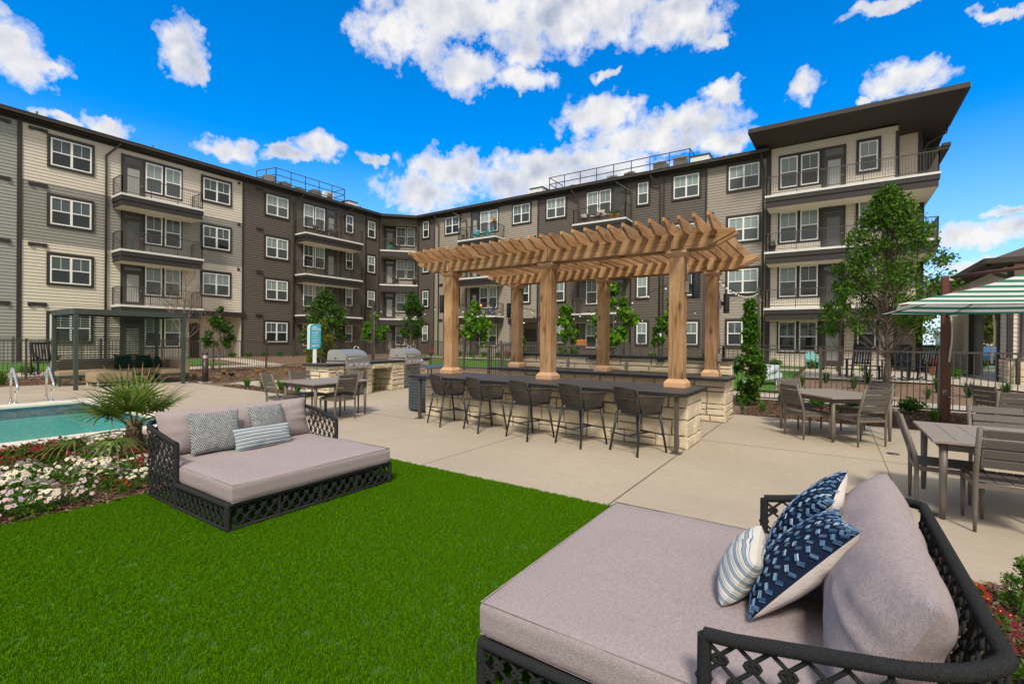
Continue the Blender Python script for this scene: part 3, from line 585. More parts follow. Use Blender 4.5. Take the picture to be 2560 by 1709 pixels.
# frieze board under the eaves
trimbox(FL, 'frieze', 'trim', [(-3, 30.2, -.035, .0, 12.86, 13.04)]); trimbox(FR, 'frieze', 'trim', [(-33, -3.3, -.035, 0, 12.86, 13.04)])
def downspout(F, x, dx, y0=-.46):
    mb = MB(); mb.tube([(x + dx, y0, 13.1), (x + dx, y0 + .02, 12.95), (x + dx * .45, -.28, 12.55), (x, -.1, 12.2), (x, -.09, 11.9), (x, -.09, 0.1)], .055, 8); mb.build('downspout', M['gutter'], BLD, F['loc'], F['rz'])
downspout(FL, 9.85, .55); downspout(FL, 21.6, .5); downspout(FL, 25.95, .9); downspout(FR, -30.3, -.25); downspout(FR, -27.0, -1.3); downspout(FR, -16.1, -.4); downspout(FR, -11.95, -1.0); downspout(FR, -9.9, -.6); downspout(FR, -3.6, -.1)
# dryer and bath vents
V_ = [(FL, 6.6, .75), (FL, 18.65, .5), (FL, 5.2, .75), (FL, 17.3, .18), (FR, -30.2, .4), (FR, -19.5, .5), (FR, -20.0, .15), (FR, -9.5, .2), (FR, -6.6, .15), (FR, -27.1, .18)]
for F, x, w_ in V_:
    for k in range(4):
        z = (ZL if F is FL else ZR)[k] + (2.98 if k < 3 else 2.72)
        mb = MB(); mb.box(x, x + w_, -.07, -.02, z, z + .17)
        if w_ > .3: mb.box(x + .02, x + .18, -.11, -.07, z - .03, z + .1); mb.box(x + w_ - .18, x + w_ - .02, -.11, -.07, z - .03, z + .1)
        mb.build('vent', M['trim'], BLD, F['loc'], F['rz'])
# tower roof: big canopy tilted up towards the yard
mb = MB(); zc0, zc1 = 13.33, 13.75
P0 = [(-4.15, 30.7, zc1), (5.2, 30.7, zc1), (5.0, 34.4, zc0), (5.0, 44, zc0 - .8), (-3.9, 44, zc0 - .8), (-3.9, 33.0, zc0)]
up = [(x, y, z + .22) for x, y, z in P0]
mb.add(P0 + up, [(0, 5, 4, 3, 2, 1), (6, 7, 8, 9, 10, 11)], 0); mb.add(P0 + up, [(i, (i + 1) % 6, (i + 1) % 6 + 6, i + 6) for i in range(6)], 1)
mb.build('canopy_roof', [M['soffit'], M['gutter']], BLD)
mb = MB(); mb.bar((-4.2, 30.66, zc1 + .12), (5.25, 30.66, zc1 + .12), .1, .24); mb.bar((-4.19, 30.7, zc1 + .1), (-3.95, 33, zc0 + .1), .08, .2); mb.bar((5.24, 30.7, zc1 + .1), (5.05, 34.4, zc0 + .1), .1, .2); mb.build('gutter', M['gutter'], BLD)
mb = MB(); mb.tube([(5.0, 34.3, 13.3), (4.95, 34.3, 13.0), (4.2, 34.4, 12.6), (4.05, 34.4, 12.2), (4.05, 34.4, 0)], .055, 8); mb.build('downspout', M['gutter'], BLD)
mb = MB(); mb.box(4.0, 5.2, 35.0, 40, 12.35, 12.55); mb.box(4.9, 5.25, 34.95, 40, 12.5, 12.68); mb.build('side_eave', M['soffit'], BLD)
for x, y in ((-1.7, 31.6), (1.6, 31.6), (3.9, 31.5), (3.4, 33.1)):
    zz = zc1 + (zc0 - zc1) * (y - 30.7) / 3.7; mb = MB(); mb.lathe([(.0, -.012), (.085, -.012), (.1, -.004), (.1, .0)], 14, (x, y, zz)); mb.build('recessed_light', M['slabwhite'], BLD)
trimbox(FR, 'corner_board', 'trim', [(-3.34, -3.2, -.07, 0, 0, 13.35)])
# hidden body so that nothing shows through
mb = MB(); mb.box(-52, -38.5, -3, 32.8, 0, 13.0); mb.box(-38.5, -35.53, -3, 14.2, 0, 13.0); mb.box(-38.5, -35.53, 17.7, 30.15, 0, 13.0); mb.box(-38.5, -35.53, 14.2, 17.7, 3.45, 13.0)
mb.box(-32.95, -3.3, 35.1, 48, 0, 13.0); mb.box(-3.3, 2.8, 32.83, 48, 0, 13.3); mb.box(2.8, 3.93, 34.43, 48, 0, 13.3); mb.box(-32.95, -22.4, 32.83, 35.1, 0, 13); mb.box(-19.65, -3.3, 32.83, 35.1, 0, 13); mb.box(-22.4, -19.65, 32.83, 35.1, 3.45, 13)
mb.build('core', M['trim'], BLD)
# ---------------------------------------------------------------- stone bar islands and pergola
def ashlar(mb, org, ud, L, Hh, nd, seed, depth=.05, hmin=.13, hmax=.27, wmin=.17, wmax=.46, m=0, hole=None):
    rg = random.Random(seed); ud = Vector(ud); nd = Vector(nd); org = Vector(org); up = Vector((0, 0, 1)); z = 0
    def block(u0, u1, z0, z1):
        j = .0085; d = depth * rg.uniform(.75, 1.15); i = .014
        def P(u, zz, o): return org + ud * u + up * zz + nd * o
        q = [(u0 + j, z0 + j), (u1 - j, z0 + j), (u1 - j, z1 - j), (u0 + j, z1 - j)]
        q = [(a + rg.uniform(-.006, .006), b + rg.uniform(-.005, .005)) for a, b in q]
        cu, cz = (u0 + u1) / 2, (z0 + z1) / 2
        ring = []
        for k in range(4):
            a, b = q[k], q[(k + 1) % 4]
            for tt in (0, .33, .67): ring.append((a[0] + (b[0] - a[0]) * tt + (rg.uniform(-.005, .005) if tt else 0), a[1] + (b[1] - a[1]) * tt + (rg.uniform(-.005, .005) if tt else 0)))
        n = len(ring); vs = [P(a, b, 0) for a, b in ring]; vs += [P(a, b, d - .013) for a, b in ring]
        vs += [P(a + (i if a < cu else -i), b + (i if b < cz else -i), d + rg.uniform(-.004, .004)) for a, b in ring]
        vs.append(P(cu, cz, d + rg.uniform(0, .012)))
        fs = [(k, (k + 1) % n, (k + 1) % n + n, k + n) for k in range(n)] + [(k + n, (k + 1) % n + n, (k + 1) % n + 2 * n, k + 2 * n) for k in range(n)] + [(k + 2 * n, (k + 1) % n + 2 * n, 3 * n) for k in range(n)]
        mb.add(vs, fs, m)
    while z < Hh - .03:
        h = rg.uniform(hmin, hmax)
        if Hh - z - h < hmin * .8: h = Hh - z
        u = 0
        while u < L - .02:
            w_ = rg.uniform(wmin, wmax) * (1.25 if h > .16 else .9)
            if L - u - w_ < wmin * .7: w_ = L - u
            if not (hole and u + w_ > hole[0] and u < hole[1] and z < hole[2]):
                if h > .17 and rg.random() < .28: hh = h * rg.uniform(.4, .6); block(u, u + w_, z, z + hh); block(u, u + w_, z + hh, z + h)
                else: block(u, u + w_, z, z + h)
            u += w_
        z += h
def stone_base(name, x0, x1, y0, y1, z0, z1, parent, seed, faces='flbr', **kw):
    mb = MB(); d = .045; mb.box(x0 + d - .022, x1 - d + .022, y0 + d - .022, y1 - d + .022, z0, z1, 1)
    if 'f' in faces: ashlar(mb, (x0, y0 + d, z0), (1, 0, 0), x1 - x0, z1 - z0, (0, -1, 0), seed, d, **kw)
    if 'b' in faces: ashlar(mb, (x1, y1 - d, z0), (-1, 0, 0), x1 - x0, z1 - z0, (0, 1, 0), seed + 1, d, **kw)
    if 'r' in faces: ashlar(mb, (x1 - d, y0, z0), (0, 1, 0), y1 - y0, z1 - z0, (1, 0, 0), seed + 2, d, **kw)
    if 'l' in faces: ashlar(mb, (x0 + d, y1, z0), (0, -1, 0), y1 - y0, z1 - z0, (-1, 0, 0), seed + 3, d, **kw)
    return mb.build(name, [M['stone'], M['mortar']], parent)
def slab(name, x0, x1, y0, y1, z0, z1, parent, bev=.006):
    mb = MB(); mb.box(x0, x1, y0, y1, z0, z1 - .002, 1); mb.add([(x0 + .006, y0 + .006, z1), (x1 - .006, y0 + .006, z1), (x1 - .006, y1 - .006, z1), (x0 + .006, y1 - .006, z1)], [(0, 1, 2, 3)], 0)
    return mb.build(name, [M['counter'], M['counteredge']], parent)
bar = empty('stone_bar', (0, 0, 0), 0, 'long limestone bar island with dark counter where the five rope stools stand', 'bar')
stone_base('stone_wall', -7.19, -1.79, 7.38, 8.29, 0, .825, bar, 11)
slab('countertop', -7.275, -1.72, 6.97, 8.4, .825, .877, bar)
for x in (-7.02, -1.87):
    mb = MB(); mb.box(x - .028, x + .028, 7.03, 7.086, .012, .824); mb.box(x - .075, x + .075, 6.985, 7.13, 0, .012)
    for a in (-.055, .055): mb.lathe([(.009, .0), (.009, .022)], 6, (x + a, 7.058, .005))
    mb.build('support_leg', M['rail'], bar, bevel=.003)
rear = empty('stone_bench', (0, 0, 0), 0, 'rear limestone counter with raised stone back wall and dark cap under the pergola', 'counter')
stone_base('stone_wall', -7.35, -1.76, 10.27, 11.15, 0, .85, rear, 31)
slab('countertop', -7.49, -1.68, 9.98, 10.92, .85, .905, rear)
stone_base('back_wall', -7.3, -1.76, 10.93, 11.16, .905, 1.23, rear, 51, hmin=.11, hmax=.2, wmin=.25, wmax=.6)
slab('wall_cap', -7.42, -1.66, 10.86, 11.24, 1.232, 1.278, rear)
for x in (-4.05, -2.9, -5.6):
    mb = MB(); mb.box(x - .04, x + .04, 10.86, 10.885, 1.0, 1.13); mb.box(x - .028, x + .028, 10.835, 10.86, 1.015, 1.115); mb.build('outlet_box', M['hvac'], rear, bevel=.008)
for x in (-4.95, -3.25):
    mb = MB(); mb.box(x - .08, x + .08, 10.868, 10.9, 1.165, 1.228); mb.build('cap_light', M['black'], rear)
PG = empty('pergola', (0, 0, 0), 0, 'cedar pergola with six square posts and rows of open rafters', 'pergola')
XS = (-2.12, -4.56, -7.03)
for row, (yc, zb) in enumerate(((8.02, .877), (10.68, .905))):
    for i, x in enumerate(XS):
        b0 = MB(); b0.box(-.118, .118, -.118, .118, 0, 3.105 - zb); p = b0.build('post', M['cedar_z'], PG, (x, yc, zb), bevel=.01)
        q = MB(); w_ = .172
        q.box(-w_, w_, -w_, w_, 0, .075)
        q.add([(-w_, -w_, .075), (w_, -w_, .075), (w_, w_, .075), (-w_, w_, .075), (-.122, -.122, .135), (.122, -.122, .135), (.122, .122, .135), (-.122, .122, .135)], [(0, 1, 5, 4), (1, 2, 6, 5), (2, 3, 7, 6), (3, 0, 4, 7), (4, 5, 6, 7)])
        q.build('post_base', M['cedarlight'], p, bevel=.004)
        q = MB(); t0 = 3.0 - zb
        q.add([(-.122, -.122, t0), (.122, -.122, t0), (.122, .122, t0), (-.122, .122, t0), (-.165, -.165, t0 + .05), (.165, -.165, t0 + .05), (.165, .165, t0 + .05), (-.165, .165, t0 + .05)], [(0, 1, 5, 4), (1, 2, 6, 5), (2, 3, 7, 6), (3, 0, 4, 7), (0, 3, 2, 1)])
        q.box(-.165, .165, -.165, .165, t0 + .05, t0 + .1); q.build('post_cap', M['cedarlight'], p, bevel=.003)
        q = MB()
        for yy in (-.205, .165): q.box(-.07, .07, yy, yy + .04, 3.108 - zb, 3.36 - zb)
        q.build('beam_block', M['cedar_z'], p, bevel=.006)
    for yy in (yc - .165, yc + .075):
        mb = MB(); zb0, zt = 3.105, 3.365
        poly = [(-7.42, zb0), (-1.66, zb0), (-1.25, zt - .06), (-1.25, zt), (-7.9, zt), (-7.9, zt - .06)]
        y0, y1 = yy, yy + .09
        mb.prism(poly, lambda a, b: (a, y0, b), lambda a, b: (a, y1, b)); mb.build('beam', M['cedar_x'], PG, bevel=.006)
    mb = MB()
    for i in range(len(XS)): pass
n_r = 29
for i in range(n_r):
    x = -7.62 + (7.62 - 1.5) * i / (n_r - 1); mb = MB(); z0, z1 = -.095, .095
    poly = [(-1.74, z0), (1.74, z0), (2.02, z1 - .06), (2.02, z1), (-2.02, z1), (-2.02, z1 - .06)]
    mb.prism(poly, lambda a, b: (-.021, a, b), lambda a, b: (.021, a, b)); mb.build('rafter', M['cedar_y'], PG, (x + random.Random(i).uniform(-.012, .012), 9.3, 3.415 + random.Random(i + 50).uniform(-.006, .006)), bevel=.004)
def sconce(x, y, z, side, lb):
    r = empty('wall_sconce', (x, y, z), 0, lb, 'outdoor light', 'black cylinder lights on the pergola posts')
    mb = MB(); mb.lathe([(.0, -.2), (.055, -.2), (.06, -.19), (.06, .19), (.055, .2)], 18, (side * .16, 0, 0)); mb.build('cylinder_shade', M['black'], r)
    mb = MB(); mb.box(min(0, side * .1), max(0, side * .1), -.025, .025, -.04, .04); mb.build('bracket', M['black'], r)
    mb = MB(); mb.box(min(0, side * .06), max(0, side * .06), -.045, .045, -.1, .08); mb.build('junction_box', M['hvac'], r, bevel=.006)
    mb = MB(); mb.tube([(side * .025, .0, .08), (side * .025, 0, .45)], .012, 8); mb.build('conduit', M['steel'], r)
sconce(-2.0, 8.02, 2.52, 1, 'black cylinder light on the front right pergola post'); sconce(-2.0, 10.68, 2.42, 1, 'black cylinder light on the rear right pergola post')
sconce(-7.15, 8.02, 2.42, -1, 'black cylinder light on the front left pergola post'); sconce(-7.15, 10.68, 2.42, -1, 'black cylinder light on the rear left pergola post')
cb = empty('conduit_box', (-1.985, 10.6, 1.22), 0, 'grey electrical box and conduit on the rear right pergola post', 'electrical box')
mb = MB(); mb.box(0, .07, -.05, .05, 0, .16); mb.build('box', M['hvac'], cb, bevel=.006); mb = MB(); mb.tube([(.035, 0, 0), (.035, 0, -.31)], .014, 8); mb.tube([(.035, 0, .16), (.03, .0, 1.2)], .01, 8); mb.build('conduit', M['hvac'], cb)
# ---------------------------------------------------------------- bar stools
def make_stool():
    r = empty('bar_stool', (0, 0, 0), 0)
    hw, hd = .24, .22; sz = .585
    for sx in (-1, 1):
        for sy in (-1, 1):
            mb = MB(); top = Vector((sx * (hw - .015), sy * (hd - .02), sz)); bot = Vector((sx * (hw + .035), sy * (hd + .075), 0))
            mb.tube([bot, top], .014, 8, rs=[.0145, .020]); mb.build('leg', M['stoolmetal'], r)
    mb = MB(); k = .26
    fl = [Vector((sx * (hw + .035 - .05 * k / .6 * 1.0), sy * (hd + .075 - .095 * k / .6), k)) for sx, sy in ((-1, -1), (1, -1), (1, 1), (-1, 1))]
    mb.tube([fl[0], fl[1]], .012, 6); mb.tube([fl[2], fl[3]], .012, 6); mb.tube([(fl[0] + fl[1]) / 2, (fl[2] + fl[3]) / 2], .012, 6); mb.build('stretcher', M['stoolmetal'], r)
    def ring(t, o=0): # rounded seat outline open to the front (+y): t in 0..1 from front left round the back to front right
        ang = pi * (1 - t) ; x = -cos(pi * t) ; 
        th = pi + pi * t; ex = .55
        cx_, sy_ = cos(th), sin(th); return Vector(((hw + o) * (1 if cx_ > 0 else -1) * abs(cx_) ** ex, (hd + o) * (-1) * abs(sy_) ** ex, 0))
    mb = MB(); pts = [ring(i / 24) + Vector((0, 0, sz + .01)) for i in range(25)]; poly = [(p.x, p.y) for p in pts] + [(hw, hd), (-hw, hd)]
    mb.prism(poly, lambda a, b: (a, b, sz - .022), lambda a, b: (a, b, sz + .022)); mb.build('seat_frame', M['stoolmetal'], r, bevel=.006)
    mb = MB(); mb.prism([(a * .95, b * .95) for a, b in poly], lambda a, b: (a, b, sz + .023), lambda a, b: (a, b, sz + .045)); mb.build('seat_cushion', M['stoolmetal'], r, bevel=.01, seg=3)
    # back shell of vertical ropes
    bk = MB(); arm = {-1: MB(), 1: MB()}; fr = MB()
    def topz(y): return .0
    nb = 21; tops = []; mids = []
    for i in range(nb):
        u = -1 + 2 * i / (nb - 1); x = u * .225; yb = -hd + .05 * u * u - .0
        b0 = Vector((u * hw * .9, -hd * (1 - .10 * u * u), sz + .02)); t0 = Vector((x * 1.06, yb - .115 + .02 * u * u, .955 - .018 * u * u)); mdl = (b0 + t0) / 2 + Vector((0, -.012, 0))
        bk.tube([b0, mdl, t0], .0078, 5, cap=False); tops.append(t0); mids.append(b0 + (t0 - b0) * .53 + Vector((0, -.016, 0)))
    bk.tube(tops, .011, 6); bk.tube(mids, .0065, 5); bk.build('backrest', M['stoolrope'], r)
    for s in (-1, 1):
        e = Vector((s * .236, -hd + .045 - .07, .84)); f_ = Vector((s * (hw + .035), hd + .02, .815)); n = 20; rail = []
        for i in range(n):
            t_ = i / (n - 1); p = e.lerp(f_, t_) + Vector((s * .03 * sin(pi * t_), 0, .0)); q = Vector((s * hw, (-hd + .06) + (2 * hd - .08) * t_, sz + .02)); rail.append(p)
            arm[s].tube([q, p], .0078, 5, cap=False)
        arm[s].tube(rail, .0125, 6); arm[s].build('armrest', M['stoolrope'], r)
        fr.tube([(s * (hw + .035), hd, .82), (s * hw, hd - .01, sz)], .013, 6); fr.tube([(s * .238, -hd - .065, .945), (s * (hw - .005), -hd + .05, sz)], .012, 6)
    fr.tube([(-(hw), hd - .01, sz), (-(hw), 0, sz - .004), (-(hw - .005), -hd + .05, sz), (0, -hd + .0, sz), (hw - .005, -hd + .05, sz), (hw, 0, sz - .004), (hw, hd - .01, sz)], .012, 6)
    fr.build('back_frame', M['stoolmetal'], r)
    mb = MB(); mb.box(-.17, -.13, -hd - .004, -hd + .002, sz, sz + .018); mb.build('metal_tag', M['steel'], r)
    return r
STO = [(-6.15, 6.93, -22, 'first rope bar stool, beside the slatted grey bin'), (-5.19, 6.86, -24, 'second rope bar stool from the grey bin at the stone bar'), (-4.2, 6.80, -18, 'middle rope bar stool of the five at the stone bar'), (-3.28, 6.84, -18, 'rope bar stool just left of the rightmost one at the stone bar'), (-2.37, 6.87, -25, 'rightmost rope bar stool, beside the right steel leg of the bar')]
st0 = make_stool()
for i, (x, y, a, lb) in enumerate(STO):
    o = st0 if i == 0 else copy_tree(st0); o.location = (x, y, 0); o.rotation_euler = (0, 0, R(a)); tag(o, lb, 'bar stool', 'rope bar stools along the stone bar')
# ---------------------------------------------------------------- dining sets
def make_chair():
    r = empty('dining_chair', (0, 0, 0), 0); w_, d = .235, .235       # faces +y, back at -y
    fs = []
    for s in (-1, 1):
        mb = MB(); mb.tube([(s * w_, d, 0), (s * w_, d, .16), (s * w_, d, .43)], .018, 10, rs=[.012, .017, .02]); mb.build('leg', M['chairframe'], r)
        mb = MB(); mb.tube([(s * w_, -d, 0), (s * w_, -d, .16), (s * w_, -d, .46), (s * w_, -d - .012, .53), (s * w_, -d - .13, .92)], .02, 10, rs=[.012, .017, .02, .021, .019]); mb.build('back_leg', M['chairframe'], r)
    mb = MB()
    for y in (-d, d): mb.box(-w_, w_, y - .012, y + .012, .385, .425)
    for s in (-1, 1): mb.box(s * w_ - .012, s * w_ + .012, -d, d, .385, .425)
    mb.build('seat_frame', M['chairframe'], r)
    mb = MB()
    for i in range(4): x = -w_ + .02 + i * .1085; mb.box(x, x + .102, -d + .02, d + .03, .43, .447)
    mb.build('seat', M['chairwood'], r, bevel=.004)
    mb = MB()
    for i in range(4):
        t0 = .10 + i * .225; p = Vector((0, -d - .012 - .118 * t0 + .008, .53 + .39 * t0)); q = p + Vector((0, -.118 * .19, .39 * .19))
        mb.bar(p.lerp(q, .0) + Vector((0, 0, 0)), q, 2 * w_ - .05, .018, up=(0, 1, .3))
    mb.build('backrest', M['chairwood'], r, bevel=.004)
    mb = MB()
    for s in (-1, 1):
        for i in range(8):
            t0 = .07 + i * .125; mb.lathe([(.0035, 0), (.003, .004)], 6, (0, 0, 0)); n = len(mb.v)
            for k in range(n - 12, n): v = mb.v[k]; mb.v[k] = (v[0] + s * (w_ - .03), v[1] - d - .02 - .118 * t0 - .012, v[2] + .53 + .39 * t0)
    mb.build('rivet', M['steel'], r)
    return r
def make_table(sx, sy):
    r = empty('dining_table', (0, 0, 0), 0); mb = MB(); n = 8; h = .74
    mb.box(-sx / 2, sx / 2, -sy / 2, -sy / 2 + .06, h - .028, h); mb.box(-sx / 2, sx / 2, sy / 2 - .06, sy / 2, h - .028, h)
    for i in range(n): a = -sx / 2 + sx * i / n; mb.box(a + .002, a + sx / n - .002, -sy / 2 + .063, sy / 2 - .063, h - .027, h - .001)
    mb.build('tabletop', M['tabletop'], r, bevel=.003)
    mb = MB(); a, b = sx / 2 - .09, sy / 2 - .09
    for y in (-b, b): mb.box(-a, a, y - .015, y + .015, h - .1, h - .029)
    for x in (-a, a): mb.box(x - .015, x + .015, -b + .016, b - .016, h - .1, h - .029)
    mb.build('apron', M['chairframe'], r)
    for x in (-a, a):
        for y in (-b, b): mb = MB(); mb.tube([(x, y, 0), (x, y, .2), (x, y, h - .03)], .03, 12, rs=[.02, .027, .033]); mb.build('leg', M['chairframe'], r)
    return r
for nm, x, y, rz, sx, sy, lb in (('a', -8.83, 6.13, 0, 1.2, 1.36, 'square taupe dining table by the grills, behind the left daybed'), ('b', .0, 10.2, R(41), 1.22, 1.42, 'taupe dining table turned cornerwise, in front of the fence right of the pergola'),
                               ('c', 1.48, 6.46, 0, 1.42, 1.3, 'taupe plank-top dining table at the right, nearest the camera'), ('d', 3.0, 11.0, R(6), 1.3, 1.3, 'half-seen dining table farthest right, beyond the umbrella')):
    o = make_table(sx, sy); o.location = (x, y, 0); o.rotation_euler = (0, 0, rz); tag(o, lb, 'table', 'taupe dining tables')
ch0 = make_chair(); first = True
CH = [(-8.3, 6.03, 90, 'chair right of the table by the grills, its back to the bar'), (-8.83, 6.53, 180, 'chair on the far side of the grill-side table, in front of the grill'), (-9.2, 5.42, -4, 'nearest chair of the grill-side table, half hidden by a daybed'), (-9.33, 6.05, -90, 'chair at the left side of the grill-side table, beside the green grass tufts'),
      (-.36, 9.67, -50.5, 'front left chair at the cornerwise table by the fence'), (.37, 9.52, 40, 'front right chair at the cornerwise table by the fence'), (.47, 10.75, 129.5, 'chair behind the cornerwise table, in front of the tree trunk'), (-.5, 10.7, -139, 'rear left chair of the cornerwise table, nearest the leafy column shrub'),
      (.93, 6.35, -90, 'chair seen from the side at the left end of the nearest right-hand table'), (1.27, 5.9, 0, 'nearest chair on the right, its slatted back towards the camera'), (1.56, 7.25, 180, 'chair on the far side of the nearest right-hand table'), (2.3, 10.35, 0, 'chair of the farthest right table with its back to the camera'), (2.45, 11.5, -60, 'farthest chair on the right, in front of the stone column')]
for x, y, a, lb in CH:
    o = ch0 if first else copy_tree(ch0); first = False; o.location = (x, y, 0); o.rotation_euler = (0, 0, R(a)); tag(o, 'taupe ' + lb, 'chair', 'taupe slatted dining chairs')
# ---------------------------------------------------------------- waste bin
b_ = empty('waste_bin', (-7.66, 8.0, 0), R(2), 'slate blue slatted litter bin with arched hood at the left end of the bar', 'litter bin')
mb = MB(); w_, d = .285, .37
for i in range(10): z = .05 + i * .066; mb.box(-w_, w_, -d, d, z, z + .056) if i < 9 else mb.box(-w_ - .004, w_ + .004, -d - .004, d + .004, z, z + .05)
mb.build('slatted_body', M['binblue'], b_, bevel=.004); mb = MB(); mb.box(-w_ + .02, w_ - .02, -d + .02, d - .02, .02, .70); mb.build('liner', M['black'], b_)
mb = MB()
for s in (-1, 1): mb.box(s * w_ - (.03 if s > 0 else 0), s * w_ + (.0 if s > 0 else .03), -d - .003, -d + .004, .04, .7); mb.box(s * w_ - (.03 if s > 0 else 0), s * w_ + (.0 if s > 0 else .03), d - .004, d + .003, .04, .7)
mb.build('corner_strip', M['binblue'], b_)
mb = MB(); N = 12; prof = [(-.33 + .66 * i / N, .985 + .055 * cos((i / N - .5) * pi)) for i in range(N + 1)]
poly = prof + [(a, b - .018) for a, b in reversed(prof)]; mb.prism(poly, lambda a, b: (a, -.42, b), lambda a, b: (a, .42, b)); mb.build('hood', M['binblue'], b_)
mb = MB()
for sx in (-1, 1):
    for sy in (-1, 1): mb.bar((sx * .23, sy * .33, .7), (sx * .29, sy * .38, .99), .02, .035)
mb.build('hood_bracket', M['binblue'], b_)
# ---------------------------------------------------------------- rope daybeds with cushions
def rtube(mb, pts, r, n=8, step=.0042, m=0):
    pts = [Vector(p) for p in pts]; out = []
    for a, b in zip(pts, pts[1:]):
        k = max(1, int((b - a).length / step))
        for i in range(k): out.append(a.lerp(b, i / k))
    out.append(pts[-1]); mb.tube(out, r, n, m, rs=[r if i % 2 else r * .90 for i in range(len(out))])
def net(mb, P, nu, nv, r=.0078, knot=.018):
    def S(u, v): return P(min(1, max(0, u)), min(1, max(0, v)))
    for j in range(nv):
        for i in range(-1, nu + 1):
            for s in (-1, 1):
                o = .5 * (j % 2); u0, u1 = (i + o) / nu, (i + o + .5 * s) / nu
                if u0 < -.001 or u1 < -.001 or u0 > 1.001 or u1 > 1.001: continue
                v0, v1 = j / nv, (j + 1) / nv; pts = []
                for t_ in (0, .25, .5, .75, 1): pts.append(S(u0 + (u1 - u0) * (t_ + .16 * sin(2 * pi * t_) * -1), v0 + (v1 - v0) * t_))
                mb.tube(pts, r, 5, cap=False)
    for j in range(1, nv):
        for i in range(nu + 1):
            u = (i + .5 * (j % 2)) / nu
            if u > 1.001: continue
            c = S(u, j / nv); e = (S(u + .01, j / nv) - S(u - .01, j / nv)).normalized(); f = (S(u, j / nv + .01) - S(u, j / nv - .01)).normalized(); nn = e.cross(f)
            for sg in (-1, 1):
                ring = [c + e * (cos(a) * knot + sg * knot * .35) + f * (sin(a) * knot * .75) + nn * (sg * .004 * cos(a)) for a in [2 * pi * q / 8 for q in range(8)]]; mb.tube(ring, r * .95, 5, closed=True)
def superbox(mb, hx, hy, hz, r, c=(0, 0, 0), n=(16, 16, 5), crown=0, m=0, wob=0, seed=0):
    def F(p):
        x, y, z = p[0] * hx, p[1] * hy, p[2] * hz; k = Vector((max(-hx + r, min(hx - r, x)), max(-hy + r, min(hy - r, y)), max(-hz + r, min(hz - r, z)))); d = Vector((x, y, z)) - k
        q = k + (d.normalized() * r if d.length > 1e-6 else d)
        w_ = (1 - min(1, abs(p[0])) ** 4) * (1 - min(1, abs(p[1])) ** 4)
        if p[2] > 0: q.z += crown * w_ * p[2]
        if wob: q += Vector((0, 0, 1)) * wob * noise.noise(Vector((q.x * 3 + seed, q.y * 3, q.z * 3)))
        return Vector(c) + q
    S = lambda t: -1 + 2 * t
    def warp(t, k): return t
    nx, ny, nz = n
    def ed(t, h): # concentrate samples near edges
        s = S(t); return s
    for s in (-1, 1):
        mb.grid(lambda u, v: F((ed(u, hx) * (1 if s > 0 else -1), ed(v, hy), s)), nx, ny, m); mb.grid(lambda u, v: F((ed(u, hx) * s * -1 * -1 if s > 0 else -ed(u, hx) * -1 * -1, s * -1, ed(v, hz))) if s > 0 else F((-ed(u, hx), 1, ed(v, hz))), nx, nz, m)
        mb.grid(lambda u, v: F((s, ed(u, hy) * s, ed(v, hz))), ny, nz, m)
def pil_fn(w_, h, t, side, seed, pinch=.07, puff=.45, cre=.008, pv=None):
    pv = pv or puff
    def F(u, v):
        u, v = -1 + 2 * u, -1 + 2 * v; x = u * w_ / 2 * (1 - pinch * (1 - v * v)); z = v * h / 2 * (1 - pinch * (1 - u * u))
        b = max(0, (1 - u * u)) ** puff * max(0, (1 - v * v)) ** pv; th = t / 2 * b
        if pv != puff: b = (1 - abs(u) ** 5) ** .55 * max(0, 1 - v * v) ** .5; th = t / 2 * b
        th += cre * b * noise.noise(Vector((x * 7 + seed, z * 7, side))) + cre * 1.3 * (1 - b) * b * 4 * noise.noise(Vector((u / (abs(u) + abs(v) + 1e-6) * 3.5 + seed, v / (abs(u) + abs(v) + 1e-6) * 3.5, side)))
        return Vector((x * side, -side * -1 * th * -1 if False else -th * side, z))
    return F
def pillow(name, w_, h, t, mats, loc, rx, rz, seed=0, parent=None, nu=34, nv=30, pinch=.07, puff=.45, ry=0, pv=None, cre=.008):
    mb = MB(); 
    mb.grid(pil_fn(w_, h, t, 1, seed, pinch, puff, cre, pv), nu, nv, 0); mb.grid(pil_fn(w_, h, t, -1, seed, pinch, puff, cre, pv), nu, nv, len(mats) - 1)
    o = mb.build(name, mats, parent); o.location = loc
    o.rotation_euler = (Matrix.Rotation(rz, 3, 'Z') @ Matrix.Rotation(ry, 3, 'Y') @ Matrix.Rotation(-rx, 3, 'X')).to_euler(); return o
